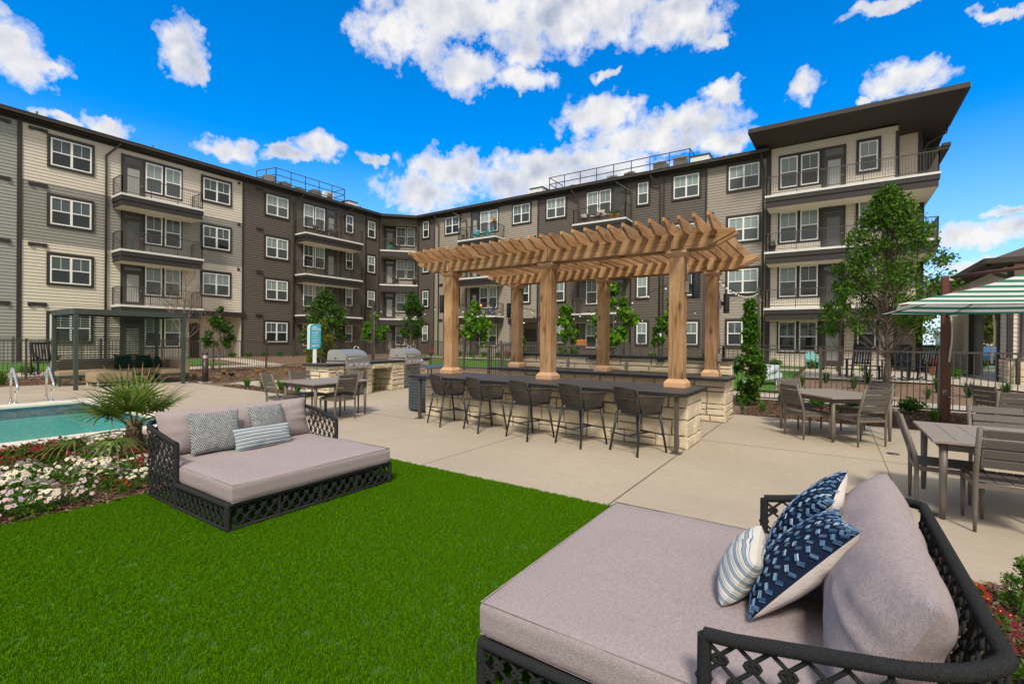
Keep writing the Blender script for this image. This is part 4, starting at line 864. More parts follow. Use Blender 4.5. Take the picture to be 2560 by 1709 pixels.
def make_daybed():
    r = empty('daybed', (0, 0, 0), 0); Lh, f, b, bz = .87, .80, -.85, .225; ap = f - .97; rr = .025
    fr = MB()
    rtube(fr, [(-Lh, f, .02), (-Lh, f, bz), (Lh, f, bz), (Lh, f, .02)], rr); fr.tube([(-Lh, f, .022), (Lh, f, .022)], .014, 6); 
    for x in (-.42, 0, .42): rtube(fr, [(x, f, .02), (x, f, bz)], .013)
    for s in (-1, 1):
        rtube(fr, [(s * Lh, f, bz), (s * Lh, ap, bz)], rr); fr.tube([(s * Lh, f, .022), (s * Lh, b + .05, .022)], .014, 6); rtube(fr, [(s * Lh, ap, .0), (s * Lh, ap, .607)], rr)
    pts = []
    for s in (-1, 1):
        side = [Vector((s * Lh, ap, .607)), Vector((s * (Lh + .01), ap - .1, .622)), Vector((s * (Lh + .03), b + .2, .70))]
        for a in range(1, 7): an = a / 7 * pi / 2; side.append(Vector((s * (Lh + .03 - .2 * (1 - cos(an))), b + .2 - .30 * sin(an), .70 + .045 * sin(an))))
        pts.append(side)
    rail = pts[0] + list(reversed(pts[1])); rtube(fr, rail, .0245, 10); fr.tube([(-Lh, b + .05, .022), (-Lh + .1, b, .022), (Lh - .1, b, .022), (Lh, b + .05, .022)], .014, 6)
    for x in (-.4, .4): fr.tube([(x, b, .02), (x, b - .1, .745)], .013, 6)
    fr.build('frame', M['rope'], r)
    nf = MB(); net(nf, lambda u, v: Vector((-Lh + 2 * Lh * u, f, .03 + (bz - .04) * v)), 17, 3); nf.build('rope_netting', M['rope'], r)
    for s in (-1, 1):
        nf = MB(); net(nf, lambda u, v: Vector((s * Lh, f - .97 * u, .03 + (bz - .04) * v)), 10, 3)
        net(nf, lambda u, v: Vector((s * (Lh + .03 * u * v), ap - (ap - b - .07) * u, .03 + (.575 + .09 * u) * v)), 6, 8); nf.build('rope_netting', M['rope'], r)
    nf = MB(); net(nf, lambda u, v: Vector((-Lh + .05 + (2 * Lh - .1) * u, b - .1 * v, .03 + .70 * v)), 16, 8); nf.build('rope_netting', M['rope'], r)
    pl = MB(); pl.box(-Lh + .03, Lh - .03, b + .05, f - .03, bz - .02, bz + .004); pl.build('base_panel', M['black'], r)
    mt = MB(); superbox(mt, .855, .80, .078, .028, (0, .04, .318), (26, 24, 6), .01, wob=.010); o = mt.build('mattress', M['cushion'], r)
    e = MB()
    for zz in (.243, .392):
        k = .007; e.tube([(-.843, -.748, zz), (.843, -.748, zz), (.843, .828, zz), (-.843, .828, zz)], .0035, 5, closed=True)
    e.build('seam_piping', M['cushion'], o)
    return r
dA = make_daybed(); dB = copy_tree(dA)
for o, x, y, rz, lb in ((dA, -4.95, 2.83, -90, 'charcoal rope daybed beside the pansy bed, with grey knitted pillows'), (dB, -.53, 2.62, 90, 'charcoal rope daybed nearest the camera, with navy and striped pillows')):
    o.location = (x, y, 0); o.rotation_euler = (0, 0, R(rz)); tag(o, lb, 'daybed', 'rope daybeds on the turf')
tag(pillow('back_cushion', 1.68, .47, .28, [M['cushion']], (-5.68, 2.83, .62), R(16), R(90), 3, pinch=.035, puff=.24, cre=.012, pv=.44), 'long mauve grey back cushion of the daybed by the pansies', 'cushion')
tag(pillow('back_cushion', 1.74, .52, .34, [M['cushion']], (.16, 2.66, .63), R(24), R(-90), 8, pinch=.035, puff=.34, nu=80, nv=48, cre=.010, pv=.46), 'long mauve grey back cushion of the daybed nearest the camera', 'cushion')
def fabric(name, build):
    m = bpy.data.materials.new(name); m.use_nodes = True; t = NT(m.node_tree); b = t.n['Principled BSDF']; vec = t.add('ShaderNodeTexCoord').outputs['Object']
    sp = t.add('ShaderNodeSeparateXYZ', {0: vec}); build(t, b, vec, sp.outputs[0], sp.outputs[2]); b.inputs['Roughness'].default_value = .95; b.inputs['Specular IOR Level'].default_value = .1; return m
def stripes(t, b, vec, x, z, f=1.0, cols=None):
    zz = t.math('ADD', z, t.math('MULTIPLY', t.noise(vec, 9, 2), .005)); fr = t.math('FRACT', t.math('MULTIPLY', zz, f))
    c = t.ramp(fr, cols, 'CONSTANT'); t.set(b, 'Base Color', c)
W_, LB, NV, BL = (.62, .59, .54), (.27, .34, .40), (.04, .075, .12), (.12, .20, .29)
M['stripeA'] = fabric('blue_striped_fabric', lambda t, b, v, x, z: stripes(t, b, v, x, z, 27, [(0, W_), (.17, NV), (.23, BL), (.55, NV), (.61, W_), (.78, NV), (.82, LB), (.95, NV)]))
M['stripeB'] = fabric('white_blue_striped_fabric', lambda t, b, v, x, z: stripes(t, b, v, x, z, 24, [(0, W_), (.30, NV), (.36, LB), (.62, NV), (.67, W_), (.88, BL), (.93, W_)]))
def knit(t, b, vec, x, z):
    a = t.math('FRACT', t.math('MULTIPLY', z, 62.0)); row = t.math('FLOOR', t.math('MULTIPLY', z, 62.0)); xs = t.math('FRACT', t.math('ADD', t.math('MULTIPLY', x, 52.0), t.math('MULTIPLY', row, .5)))
    d = t.math('ADD', t.math('ABSOLUTE', t.math('SUBTRACT', xs, .5)), t.math('MULTIPLY', t.math('ABSOLUTE', t.math('SUBTRACT', a, .5)), .8)); k = t.ramp(d, [(.26, 1.0), (.44, 0.0)])
    lt = t.mix(t.ramp(t.noise(vec, 60, 3), [(.4, 0.0), (.6, 1.0)]), (.70, .67, .60), (.42, .45, .46)); c = t.mix(k, t.mix(t.ramp(t.noise(vec, 25, 2), [(.4, 0.0), (.6, 1.0)]), (.10, .125, .16), (.19, .20, .215)), lt); t.set(b, 'Base Color', c)
    bn = t.n.new('ShaderNodeBump'); bn.inputs['Strength'].default_value = .8; bn.inputs['Distance'].default_value = .008; t.set(bn, 'Height', k); t.set(b, 'Normal', bn)
M['knit'] = fabric('grey_knit_fabric', knit)
M['denim'] = mat('blue_pillow_back', (.10, .17, .25), .9, .1, 60); M['navypil'] = mat('navy_pillow_cotton', (.010, .018, .042), .95, .15, 90, .4, 200, spec=.1)
M['tuftblue'] = leafmat('blue_tuft_yarn', (.06, .15, .30), (.20, .34, .52), (.50, .60, .70), .95)
tag(pillow('knit_pillow', .50, .44, .17, [M['knit'], M['denim']], (-5.45, 2.45, .62), R(20), R(84), 1), 'larger grey knit pillow, left of the other knit pillow', 'pillow', 'grey knit pillows on the left daybed')
tag(pillow('knit_pillow', .44, .42, .16, [M['knit'], M['denim']], (-5.49, 3.04, .63), R(17), R(97), 2), 'right grey knit pillow, partly behind the striped bolster', 'pillow', 'grey knit pillows on the left daybed')
tag(pillow('lumbar_pillow', .64, .25, .15, [M['stripeA']], (-5.29, 2.88, .515), R(20), R(89), 4, pinch=.05), 'blue and white striped lumbar pillow on the left daybed', 'pillow')
def navy(loc, rx, rz, seed, lb, ry=0, s=.57):
    w_, h, t_ = s, s, .20; o = pillow('navy_pillow', w_, h, t_, [M['navypil'], M['whitefab']], loc, rx, rz, seed, ry=ry, nu=44, nv=44)
    F = pil_fn(w_, h, t_, 1, seed); mb = MB(); rg = random.Random(seed); n = 14
    for j in range(1, n * 2):
        for i in range(1, n):
            u, v = .5 + .5 * sin(pi / 2 * (-1 + 2 * i / n) * .98), .5 + .5 * sin(pi / 2 * (-1 + j / n) * .98); sg = 1 if i % 2 else -1
            if (i // 2 + j) % 3 == 0 and False: continue
            if j % 2 == (i // 2) % 2: continue
            u += rg.uniform(-.006, .006); v += rg.uniform(-.006, .006); c = F(u, v); e = (F(u + .01, v) - F(u - .01, v)).normalized(); f = (F(u, v + .01) - F(u, v - .01)).normalized(); nn = f.cross(e) * -1
            if nn.y > 0: nn = -nn
            a = sg * .62 + rg.uniform(-.12, .12); d = e * cos(a) + f * sin(a); q = e * -sin(a) + f * cos(a); Lq, wq = .0165, .0026
            for kk in (-1, 0, 1):
                cc = c + q * (kk * .0062) + nn * .004; hgt = nn * .005
                mb.add([cc - d * Lq - q * wq, cc + d * Lq - q * wq, cc + d * Lq * .9 + hgt, cc - d * Lq * .9 + hgt, cc - d * Lq + q * wq, cc + d * Lq + q * wq], [(0, 1, 2, 3), (3, 2, 5, 4)])
    mb.build('tufted_yarn', M['tuftblue'], o); return tag(o, lb, 'pillow', 'navy tufted pillows on the near daybed')
navy((-.12, 2.58, .615), R(42), R(-84), 21, 'front navy pillow with pale blue tufts and white back, nearest the camera', ry=R(-8))
navy((-.11, 3.12, .645), R(36), R(-98), 22, 'navy tufted pillow tucked behind the front navy one', ry=R(6), s=.53)
tag(pillow('lumbar_pillow', .52, .27, .17, [M['stripeB']], (-.36, 2.60, .53), R(32), R(-86), 5, pinch=.06, nu=40), 'white and pale blue striped lumbar pillow on the near daybed', 'pillow')
# ---------------------------------------------------------------- grill station
ga = atan2(.196, .98); GS = empty('grill_counter', (-10.98, 7.68, 0), pi / 2 + ga, 'limestone grill counter with dark top holding two stainless grills', 'grill counter')
def gp(s, d, z): # along the front, depth behind it
    ca, sa = cos(pi / 2 + ga), sin(pi / 2 + ga); return (-10.98 + s * ca - d * sa, 7.68 + s * sa + d * ca, z)
gl_ = 4.85; dp_ = .82
for i, (a, b) in enumerate(((.0, .62), (1.56, 1.82), (2.72, 3.42), (4.36, gl_))): stone_base('stone_wall', a + .03, b - .0, .03, dp_, 0, .885, GS, 71 + 7 * i)
mb = MB(); ashlar(mb, (1.82, dp_ - .12, 0), (1, 0, 0), .9, .885, (0, -1, 0), 99); mb.box(1.82, 2.72, dp_ - .115, dp_, 0, .885, 1); mb.box(1.8, 2.74, .05, .3, .72, .885, 1); ashlar(mb, (1.8, .05, .72), (1, 0, 0), .94, .165, (0, -1, 0), 98, hmin=.16, hmax=.17, wmin=.4, wmax=.5); mb.build('niche', [M['stone'], M['mortar']], GS)
for a, b in ((-.06, .62), (1.56, 3.42), (4.36, gl_ + .05)): slab('countertop', a, b, -.0, dp_ + .02, .885, .937, GS)
mb = MB(); mb.box(.62, 1.56, dp_ - .1, dp_ + .02, .885, .937, 0); mb.box(3.42, 4.36, dp_ - .1, dp_ + .02, .885, .937, 0); mb.build('counter_strip', M['counteredge'], GS)
for a in (.64, 3.44):
    mb = MB(); mb.box(a, a + .9, .06, .09, .05, .62, 0)
    for k in range(13): mb.box(a + .05, a + .85, .045, .06, .08 + k * .04, .1 + k * .04, 0)
    mb.build('louvred_door', M['hvac'], GS)
mb = MB(); mb.box(.36, .47, -.03, .03, .58, .72); mb.lathe([(.0, 0), (.05, .0), (.06, .01), (.05, .03)], 12, (.415, -.03, .64)); mb.build('outlet_box', M['hvac'], GS, bevel=.01)
def make_grill():
    r = empty('gas_grill', (0, 0, 0), 0); w_ = .45
    mb = MB(); N = 14; prof = [(.0, .10), (.0, .2)] + [(.44 - .44 * cos(a), .2 + .235 * sin(a)) for a in [pi / 2 * i / N for i in range(1, N + 1)]] + [(.58, .42), (.64, .34), (.66, .10)]
    mb.prism(prof, lambda a, b: (-w_, a, b), lambda a, b: (w_, a, b)); mb.build('hood', M['steel'], r, bevel=.006)
    mb = MB(); mb.box(-w_ - .02, w_ + .02, -.02, .68, -.01, .06); mb.box(-w_ - .015, w_ + .015, -.05, .0, .06, .10); mb.build('firebox', M['steel'], r, bevel=.004)
    mb = MB(); mb.prism([(-.05, .055), (-.115, -.12), (-.10, -.14), (.02, -.14), (.02, .055)], lambda a, b: (-w_ - .02, a, b), lambda a, b: (w_ + .02, a, b)); mb.build('control_panel', M['steel'], r, bevel=.003)
    for i, x in enumerate((-.33, -.11, .11, .33)):
        mb = MB(); mb.lathe([(.0, -.0), (.034, .0), (.034, .012), (.026, .016), (.024, .05), (.0, .052)], 16); o = mb.build('knob', M['chrome'], r); o.location = (x, -.088, -.035); o.rotation_euler = (R(110), 0, 0)
    mb = MB(); mb.box(-.29, -.17, -.112, -.085, -.05, -.03); o = mb.build('badge', M['redfl'], r)
    mb = MB(); mb.tube([(-.36, -.005, .165), (-.36, -.065, .165), (.36, -.065, .165), (.36, -.005, .165)], .014, 8); mb.build('handle', M['chrome'], r)
    mb = MB(); mb.lathe([(.0, 0), (.05, .0), (.052, .012), (.0, .014)], 18); o = mb.build('thermometer', M['chrome'], r); o.location = (0, .13, .345); o.rotation_euler = (R(38), 0, 0)
    mb = MB(); mb.tube([(-w_ - .03, .35, .17), (-w_, .35, .17)], .02, 8); mb.build('hinge', M['black'], r)
    return r
g1 = make_grill(); g2 = copy_tree(g1)
for o, s, lb in ((g1, 1.09, 'stainless built-in gas grill nearer the sign and dining table'), (g2, 3.89, 'stainless built-in gas grill at the far end, behind the litter bin hood')): o.location = gp(s, .0, .92); o.scale = (1, 1, .9); o.rotation_euler = (0, 0, pi / 2 + ga); tag(o, lb, 'grill', 'built-in gas grills')
for s, lb in ((1.75, 'gooseneck grill lamp beside the grill near the sign'), (4.5, 'gooseneck grill lamp beside the far grill')):
    r = empty('grill_lamp', gp(s, .7, .937), pi / 2 + ga, lb, 'lamp', 'gooseneck grill lamps'); mb = MB()
    mb.tube([(0, 0, 0), (0, 0, .36)]  + [(.10 - .10 * cos(a), -.02, .36 + .10 * sin(a)) for a in [pi * k / 8 * .75 for k in range(1, 9)]], .014, 8); mb.build('gooseneck', M['steel'], r)
    mb = MB(); mb.tube([(.165, -.02, .44), (.20, -.02, .40), (.245, -.02, .30)], .02, 10, rs=[.018, .03, .034]); mb.build('lamp_head', M['steel'], r); mb = MB(); mb.lathe([(.045, 0), (.045, .01), (.015, .02)], 12); mb.build('base', M['steel'], r)
# ---------------------------------------------------------------- policy sign
def text_mesh(body, size, parent, m, loc, rot, ext=.0015, align='LEFT'):
    cu = bpy.data.curves.new('txt', 'FONT'); cu.body = body; cu.size = size; cu.extrude = ext; cu.align_x = align; cu.offset = .0012
    tmp = bpy.data.objects.new('txt', cu); COL.objects.link(tmp); bpy.context.view_layer.update()
    me = bpy.data.meshes.new_from_object(tmp.evaluated_get(bpy.context.evaluated_depsgraph_get())); bpy.data.objects.remove(tmp)
    me.materials.clear(); me.materials.append(m); o = bpy.data.objects.new('lettering', me); COL.objects.link(o); o.parent = parent; o.location = loc; o.rotation_euler = rot; return o
sg = empty('policy_sign', (-12.9, 8.55, 0), R(74), 'turquoise grill policies sign on a white post behind the grill counter', 'sign'); mb = MB(); mb.box(-.045, .045, -.03, .03, 0, 1.32); mb.build('post', M['signwhite'], sg)
pw, pz0, pz1, rr_ = .165, 1.30, 2.05, .13
def spanel(x0, x1): # rounded at upper left and lower right
    p = []
    for k in range(9): a = pi - pi / 2 * k / 8; p.append((x0 + rr_ + rr_ * cos(a), pz1 - rr_ + rr_ * sin(a)))
    p.append((x1, pz1))
    for k in range(9): a = -pi / 2 * k / 8; p.append((x1 - rr_ + rr_ * cos(a), pz0 + rr_ + rr_ * sin(a)))
    p.append((x0, pz0)); return p
mb = MB(); mb.prism(spanel(-pw - .045, pw), lambda a, b: (a, -.03, b), lambda a, b: (a, .02, b)); mb.build('panel', M['signwhite'], sg); mb = MB(); mb.prism(spanel(-pw + .01, pw + .0), lambda a, b: (a, -.034, b), lambda a, b: (a, -.0305, b)); mb.build('face', M['signblue'], sg)
text_mesh('GRILL\nPOLICIES', .062, sg, M['signwhite'], (-.085, -.036, 1.93), (R(90), 0, 0))
mb = MB(); rg = random.Random(4)
for para, (zt, nl) in enumerate(((1.81, 4), (1.71, 2), (1.645, 2), (1.58, 3), (1.505, 2))):
    for l in range(nl):
        x = -.085
        while x < .105 - (.06 if l == nl - 1 else 0): w_ = rg.uniform(.008, .024); mb.box(x, min(x + w_, .12), -.0362, -.0345, zt - l * .021, zt - l * .021 + .0065); x += w_ + .005
mb.box(-.085, .11, -.0362, -.0345, 1.40, 1.415); mb.box(-.085, .0, -.0362, -.0345, 1.375, 1.39); mb.build('fine_print', M['signwhite'], sg)
# ---------------------------------------------------------------- cabana and sectional
cab = empty('cabana', (-19.9, 5.95, 0), 0, 'green metal frame cabana with slatted back screen over the khaki sectional', 'cabana'); cx_, cy_, ch = 1.12, 1.42, 2.45
for sx in (-1, 1):
    for sy in (-1, 1): mb = MB(); mb.box(sx * cx_ - .05, sx * cx_ + .05, sy * cy_ - .05, sy * cy_ + .05, 0, ch - .17); mb.build('post', M['cabana'], cab, bevel=.004)
mb = MB(); mb.box(-cx_ - .06, cx_ + .06, -cy_ - .06, cy_ + .06, ch - .03, ch); 
for a in ((-cx_ - .06, cx_ + .06, -cy_ - .06, -cy_), (-cx_ - .06, cx_ + .06, cy_, cy_ + .06), (-cx_ - .06, -cx_, -cy_, cy_), (cx_, cx_ + .06, -cy_, cy_)): mb.box(*a, ch - .168, ch - .031)
for k in range(9): y = -cy_ + .15 + k * .32; mb.box(-cx_, cx_, y, y + .22, ch - .09, ch - .065)
mb.build('roof', M['cabana'], cab)
mb = MB()
for k in range(22): z = .58 + k * .078; mb.box(-cx_ - .012, -cx_ + .012, -cy_ + .05, cy_ - .05, z, z + .042)
mb.build('slatted_screen', M['cabana'], cab)
sf = empty('sectional_sofa', (-19.9, 5.95, 0), 0, 'khaki outdoor sectional sofa on green legs under the cabana', 'sofa')
def cush(name, x0, x1, y0, y1, z0, z1, m, par, cr=.012, r_=.03): mb = MB(); superbox(mb, (x1 - x0) / 2, (y1 - y0) / 2, (z1 - z0) / 2, r_, ((x0 + x1) / 2, (y0 + y1) / 2, (z0 + z1) / 2), (10, 10, 4), cr); return mb.build(name, M[m], par)
mb = MB(); mb.box(-1.5, -.62, -1.42, 1.9, .24, .31); mb.box(-.615, .45, 1.05, 1.9, .24, .31); mb.build('base_frame', M['cabana'], sf)
cush('seat_cushion', -1.25, -.6, -1.42, .22, .315, .48, 'sofa', sf); cush('seat_cushion', -1.25, -.6, .23, 1.62, .315, .48, 'sofa', sf); cush('seat_cushion', -.59, .45, 1.03, 1.62, .315, .48, 'sofa', sf)
cush('backrest', -1.5, -1.26, -1.44, 1.9, .315, .80, 'sofa', sf); cush('backrest', -1.25, .47, 1.63, 1.9, .315, .80, 'sofa', sf)
for x, y in ((-.64, -1.38), (-1.45, -1.38), (-.64, 1.02), (.4, 1.08), (.4, 1.86), (-1.45, 1.86)): mb = MB(); mb.box(x - .03, x + .03, y - .03, y + .03, 0, .24); mb.build('leg', M['cabana'], sf)
ot = empty('ottoman', (-19.75, 5.6, 0), R(6), 'khaki upholstered ottoman on white legs in front of the sectional', 'ottoman'); cush('top', -.4, .4, -.5, .5, .14, .46, 'sofa', ot, .01, .05)
for x in (-.36, .36):
    for y in (-.44, .44): mb = MB(); mb.box(x - .015, x + .015, y - .015, y + .015, 0, .14); mb.build('leg', M['slabwhite'], ot)
for x, y, rz, s, lb in ((-21.0, 6.35, 88, .52, 'dark green throw pillow at the left of the sectional corner'), (-20.95, 6.95, 96, .5, 'dark green throw pillow in the sectional corner'), (-20.55, 7.25, 150, .46, 'dark green throw pillow leaning at the right of the sectional corner')):
    tag(pillow('throw_pillow', s, s, .17, [M['greenpillow']], (x, y, .72), R(16), R(rz), int(x * -7), nu=16, nv=16), lb, 'pillow', 'dark green pillows on the sectional')
# ---------------------------------------------------------------- bollards, pool handrails, ground lights
def bollard(x, y, lb, h=1.1):
    r = empty('bollard_light', (x, y, gz(x, y)), 0, lb, 'bollard', 'bronze bollard lights'); mb = MB(); mb.lathe([(.10, .03), (.10, .86)], 20); mb.build('column', M['bronze'], r)
    mb = MB(); mb.lathe([(.088, .861), (.088, .995)], 20)
    for k in range(4): mb.lathe([(.095, .87 + k * .033), (.098, .88 + k * .033), (.09, .89 + k * .033)], 20)
    mb.build('lens', M['steel'], r); mb = MB(); mb.lathe([(.1, .996), (.1, 1.04), (.085, 1.075), (.045, 1.1), (.0, 1.105)], 20); mb.build('cap', M['bronze'], r); mb = MB(); mb.box(-.17, .17, -.17, .17, -.05, .03); mb.build('footing', M['path'], r)
bollard(-18.56, 7.98, 'bronze bollard light standing right of the cabana'); bollard(-30.5, 6.6, 'bronze bollard light far behind the left fence')
for y, lb in ((2.79, 'left polished pool handrail'), (3.42, 'right polished pool handrail, nearer the cabana')):
    r = empty('pool_handrail', (-16.5, y, 0), 0, lb, 'handrail', 'polished steel pool handrails'); mb = MB()
    mb.tube([(0, 0, 0), (0, 0, .68), (.02, 0, .78), (.08, 0, .845), (.16, 0, .85), (.24, 0, .80), (.62, 0, .44), (.66, 0, .36), (.62, 0, .29), (.54, 0, .275), (.46, 0, .29), (.43, 0, .25), (.43, 0, 0)], .024, 10); mb.build('rail', M['chrome'], r)
    for x in (0, .43): mb = MB(); mb.lathe([(.06, 0), (.06, .012), (.03, .022)], 14, (x, 0, .006)); mb.build('escutcheon', M['chrome'], r)
r = empty('landscape_light', (-19.1, 9.1, 0), 0, 'small black landscape spotlight on a stake in the mulch', 'spotlight'); mb = MB(); mb.tube([(0, 0, 0), (0, 0, .16)], .012, 6); mb.lathe([(.07, 0), (.075, .005), (.02, .03)], 10); mb.build('stake', M['black'], r); mb = MB(); mb.lathe([(.03, -.09), (.085, -.04), (.1, .03), (.085, .06), (.0, .065)], 14, (.02, .03, .23)); mb.tube([(0, -.2, .24), (0, -.3, .3)], .045, 8); mb.build('lamp_head', M['black'], r)
mb = MB(); mb.lathe([(.0, .0), (.075, .0), (.08, .004), (.0, .006)], 16, (0, 0, 0)); tag(mb.build('deck_drain', M['rail'], loc=(.75, 8.95, .001)), 'small round drain cover in the concrete behind the near table', 'drain'); 
mb = MB(); mb.lathe([(.0, .0), (.075, .0), (.08, .004), (.0, .006)], 16, (0, 0, 0)); tag(mb.build('deck_drain', M['rail'], loc=(.78, 6.02, .001)), 'round drain cover under the nearest right-hand table', 'drain')
# ---------------------------------------------------------------- fences
def fence(pts, lb, grp='brown metal picket fences', h=1.45, post=2.4, pick=.115, z0=0, name='metal_fence', thin=.016, rail_r=.04):
    r = empty(name, (pts[0][0], pts[0][1], 0), 0, lb, 'fence', grp); o = Vector((pts[0][0], pts[0][1], 0)); mb = MB()
    for a, b in zip(pts, pts[1:]):
        A = Vector((a[0], a[1], gz(*a) + z0)) - o; B = Vector((b[0], b[1], gz(*b) + z0)) - o; d = B - A; L = d.length; d /= L; up = Vector((0, 0, 1))
        mb.bar(A + up * (h - .02), B + up * (h - .02), rail_r, rail_r); mb.bar(A + up * .11, B + up * .11, .035, .035)
        n = int(L / pick)
        for i in range(1, n): p = A + d * (L * i / n); mb.bar(p + up * .11, p + up * (h - .02), thin, thin)
        k = max(1, round(L / post))
        for i in range(0 if a is pts[0] else 1, k + 1):
            p = A + d * (L * i / k); q = MB(); q.box(-.032, .032, -.032, .032, -.02, h + .04); q.box(-.038, .038, -.038, .038, h + .04, h + .055); q.build('post', M['rail'], r, p)
    mb.build('picket_panel', M['rail'], r); return r
fence([(-24.1, -4), (-24.35, 4.5), (-24.75, 11), (-24.9, 18.8)], 'long brown picket fence behind the cabana, parallel to the cream wing')
fence([(-24.88, 18.82), (-11.0, 18.82)], 'brown picket fence behind the grills and left half of the pergola')
fence([(-11.0, 18.8), (-11.0, 14.7)], 'short run of brown picket fence turning behind the pergola')
fence([(-10.97, 14.68), (-2.6, 14.68)], 'brown picket fence behind the rear stone counter'); fence([(-2.57, 14.68), (9, 14.68)], 'brown picket fence behind the cornerwise table and umbrella post')
fence([(-33.6, -2), (-33.6, 13.5)], 'far patio fence along the cream wing of the building', 'thin patio fences by the building', 1.25, 2.4, .12, thin=.014, rail_r=.03); fence([(-33.6, 20.5), (-33.6, 29.6), (-32.2, 30.9), (-23.0, 30.9)], 'patio fence round the brown corner of the building', 'thin patio fences by the building', 1.25, thin=.014, rail_r=.03)
fence([(-19.5, 30.9), (-3.9, 30.9)], 'patio fence in front of the brown right wing', 'thin patio fences by the building', 1.25, thin=.014, rail_r=.03); fence([(-3.5, 30.4), (4.6, 30.4)], 'patio fence in front of the cream tower', 'thin patio fences by the building', 1.25, thin=.014, rail_r=.03)
# ---------------------------------------------------------------- umbrella
um = empty('cantilever_umbrella', (1.98, 13.48, 0), 0, 'green and white striped cantilever umbrella on a mahogany post', 'umbrella'); mb = MB(); mb.box(-.08, .08, -.08, .08, 0, 3.05); mb.build('post', M['umbpost'], um, bevel=.008)
mb = MB(); mb.box(.03, .09, -.09, -.02, 2.95, 3.07); mb.box(-.06, .02, -.1, -.082, .55, .66); mb.box(.02, .16, -.11, -.082, 2.2, 2.3); mb.build('bracket', M['chrome'], um); mb = MB(); mb.tube([(.05, -.05, 3.02), (1.0, -1.6, 3.0)], .035, 8); mb.build('mast_arm', M['umbpost'], um)
mb = MB(); mb.tube([(.0, -.12, .5), (.05, -.2, .52), (.1, -.22, .5)], .012, 6); mb.build('crank', M['chrome'], um)
strm = bpy.data.materials.new('green_white_stripe'); strm.use_nodes = True; t = NT(strm.node_tree); b = t.n['Principled BSDF']; zz = t.add('ShaderNodeSeparateXYZ', {0: t.add('ShaderNodeTexCoord').outputs['Object']}).outputs[1]
cc = t.ramp(t.math('FRACT', t.math('MULTIPLY', zz, 4.6)), [(0, (.80, .78, .74)), (.5, (.025, .20, .135))], 'CONSTANT'); t.set(b, 'Base Color', cc); b.inputs['Roughness'].default_value = .9
trn = t.add('ShaderNodeBsdfTranslucent', {'Color': cc}); mxs = t.n.new('ShaderNodeMixShader'); mxs.inputs[0].default_value = .35; t.l.new(b.outputs[0], mxs.inputs[1]); t.l.new(trn.outputs[0], mxs.inputs[2]); t.l.new(mxs.outputs[0], t.n['Material Output'].inputs[0])
UC = (1.1, -1.83); hx, hy = 2.2, 1.65; uz = 2.27; apex = 2.98
mb = MB()
def ucan(k):
    cs = [(-hx, -hy), (hx, -hy), (hx, hy), (-hx, hy)]; a, c = cs[k], cs[(k + 1) % 4]
    def F(u, v):
        x = a[0] + (c[0] - a[0]) * u; y = a[1] + (c[1] - a[1]) * u; s = 1 - v; sag = -.05 * sin(pi * u) * s * 1 - .06 * sin(pi * v) ; e = (1 - .035 * sin(pi * u))
        return Vector((UC[0] + x * s * e, UC[1] + y * s * e, uz + (apex - uz) * v + sag * .8))
    return F
for k in range(4): mb.grid(ucan(k), 14, 14)
mb.build('canopy', strm, um)
mb = MB()
for sx in (-1, 1):
    for sy in (-1, 1): mb.tube([(UC[0], UC[1], apex - .06), (UC[0] + sx * hx * .98, UC[1] + sy * hy * .98, uz - .03)], .014, 6)
for dx, dy in ((1, 0), (-1, 0), (0, 1), (0, -1)): mb.tube([(UC[0], UC[1], apex - .08), (UC[0] + dx * hx * .95, UC[1] + dy * hy * .95, uz - .045)], .014, 6)
mb.tube([(0, -.08, 2.22), (.55, -1.2, 2.62)], .022, 6); mb.build('rib', M['umbpost'], um)
mb = MB()
for x, y, L in ((.06, -.13, .95), (.62, -.5, .95)):
    mb.grid(lambda u, v: Vector((x + .032 * (u - .5) + .02 * sin(v * 4.5), y + .012 * sin(v * 7), 2.2 - L * v)), 1, 10)
mb.build('tie_strap', M['whitefab'], um)
# ---------------------------------------------------------------- clubhouse at the right
cl = empty('clubhouse', (0, 0, 0), 0, 'single storey clubhouse with brown hipped roof and stone base at the right', 'building')
FS = face_tf(5.8, 0, pi / 2); FN = face_tf(0, 26.7, 0)
def cwall(F, m, x0, x1, z0, z1, y=0): mb = MB(); siding(mb, x0, x1, z0, z1, 0, y); return mb.build('wall', M[m], cl, F['loc'], F['rz'])
# side wall (faces the yard): open breezeway between y 28.1 and 33.2
mb = MB(); siding(mb, 26.7, 28.0, 1.06, 4.9); siding(mb, 28.0, 33.2, 3.35, 4.9); siding(mb, 33.2, 41, 0, 4.9); mb.build('wall', M['cream'], cl, FS['loc'], FS['rz'])
cwall(FN, 'cream', 5.8, 20, 1.06, 4.9)
mb = MB(); ashlar(mb, (5.8, 26.74, 0), (1, 0, 0), 9, 1.03, (0, -1, 0), 201, .06, wmin=.25, wmax=.6, hmin=.15, hmax=.3); ashlar(mb, (5.84, 28.1, 0), (0, -1, 0), 1.42, 1.03, (-1, 0, 0), 202, .06); mb.box(5.85, 14.8, 26.75, 28.0, 0, 1.03, 1); mb.box(5.70, 14.9, 26.62, 26.72, 1.03, 1.1, 1); mb.build('stone_base', [M['stone'], M['mortar']], cl)
mb = MB(); mb.box(5.86, 6.3, 33.22, 33.4, 0, 3.4); mb.box(5.86, 6.3, 27.85, 28.0, 0, 3.4); mb.box(5.86, 6.3, 28.0, 33.2, 3.3, 3.4); mb.build('breezeway_wall', M['midgrey'], cl)
mb = MB()
for y in (28.05, 33.1): mb.box(5.74, 5.9, y - .06, y + .1, 0, 3.35)
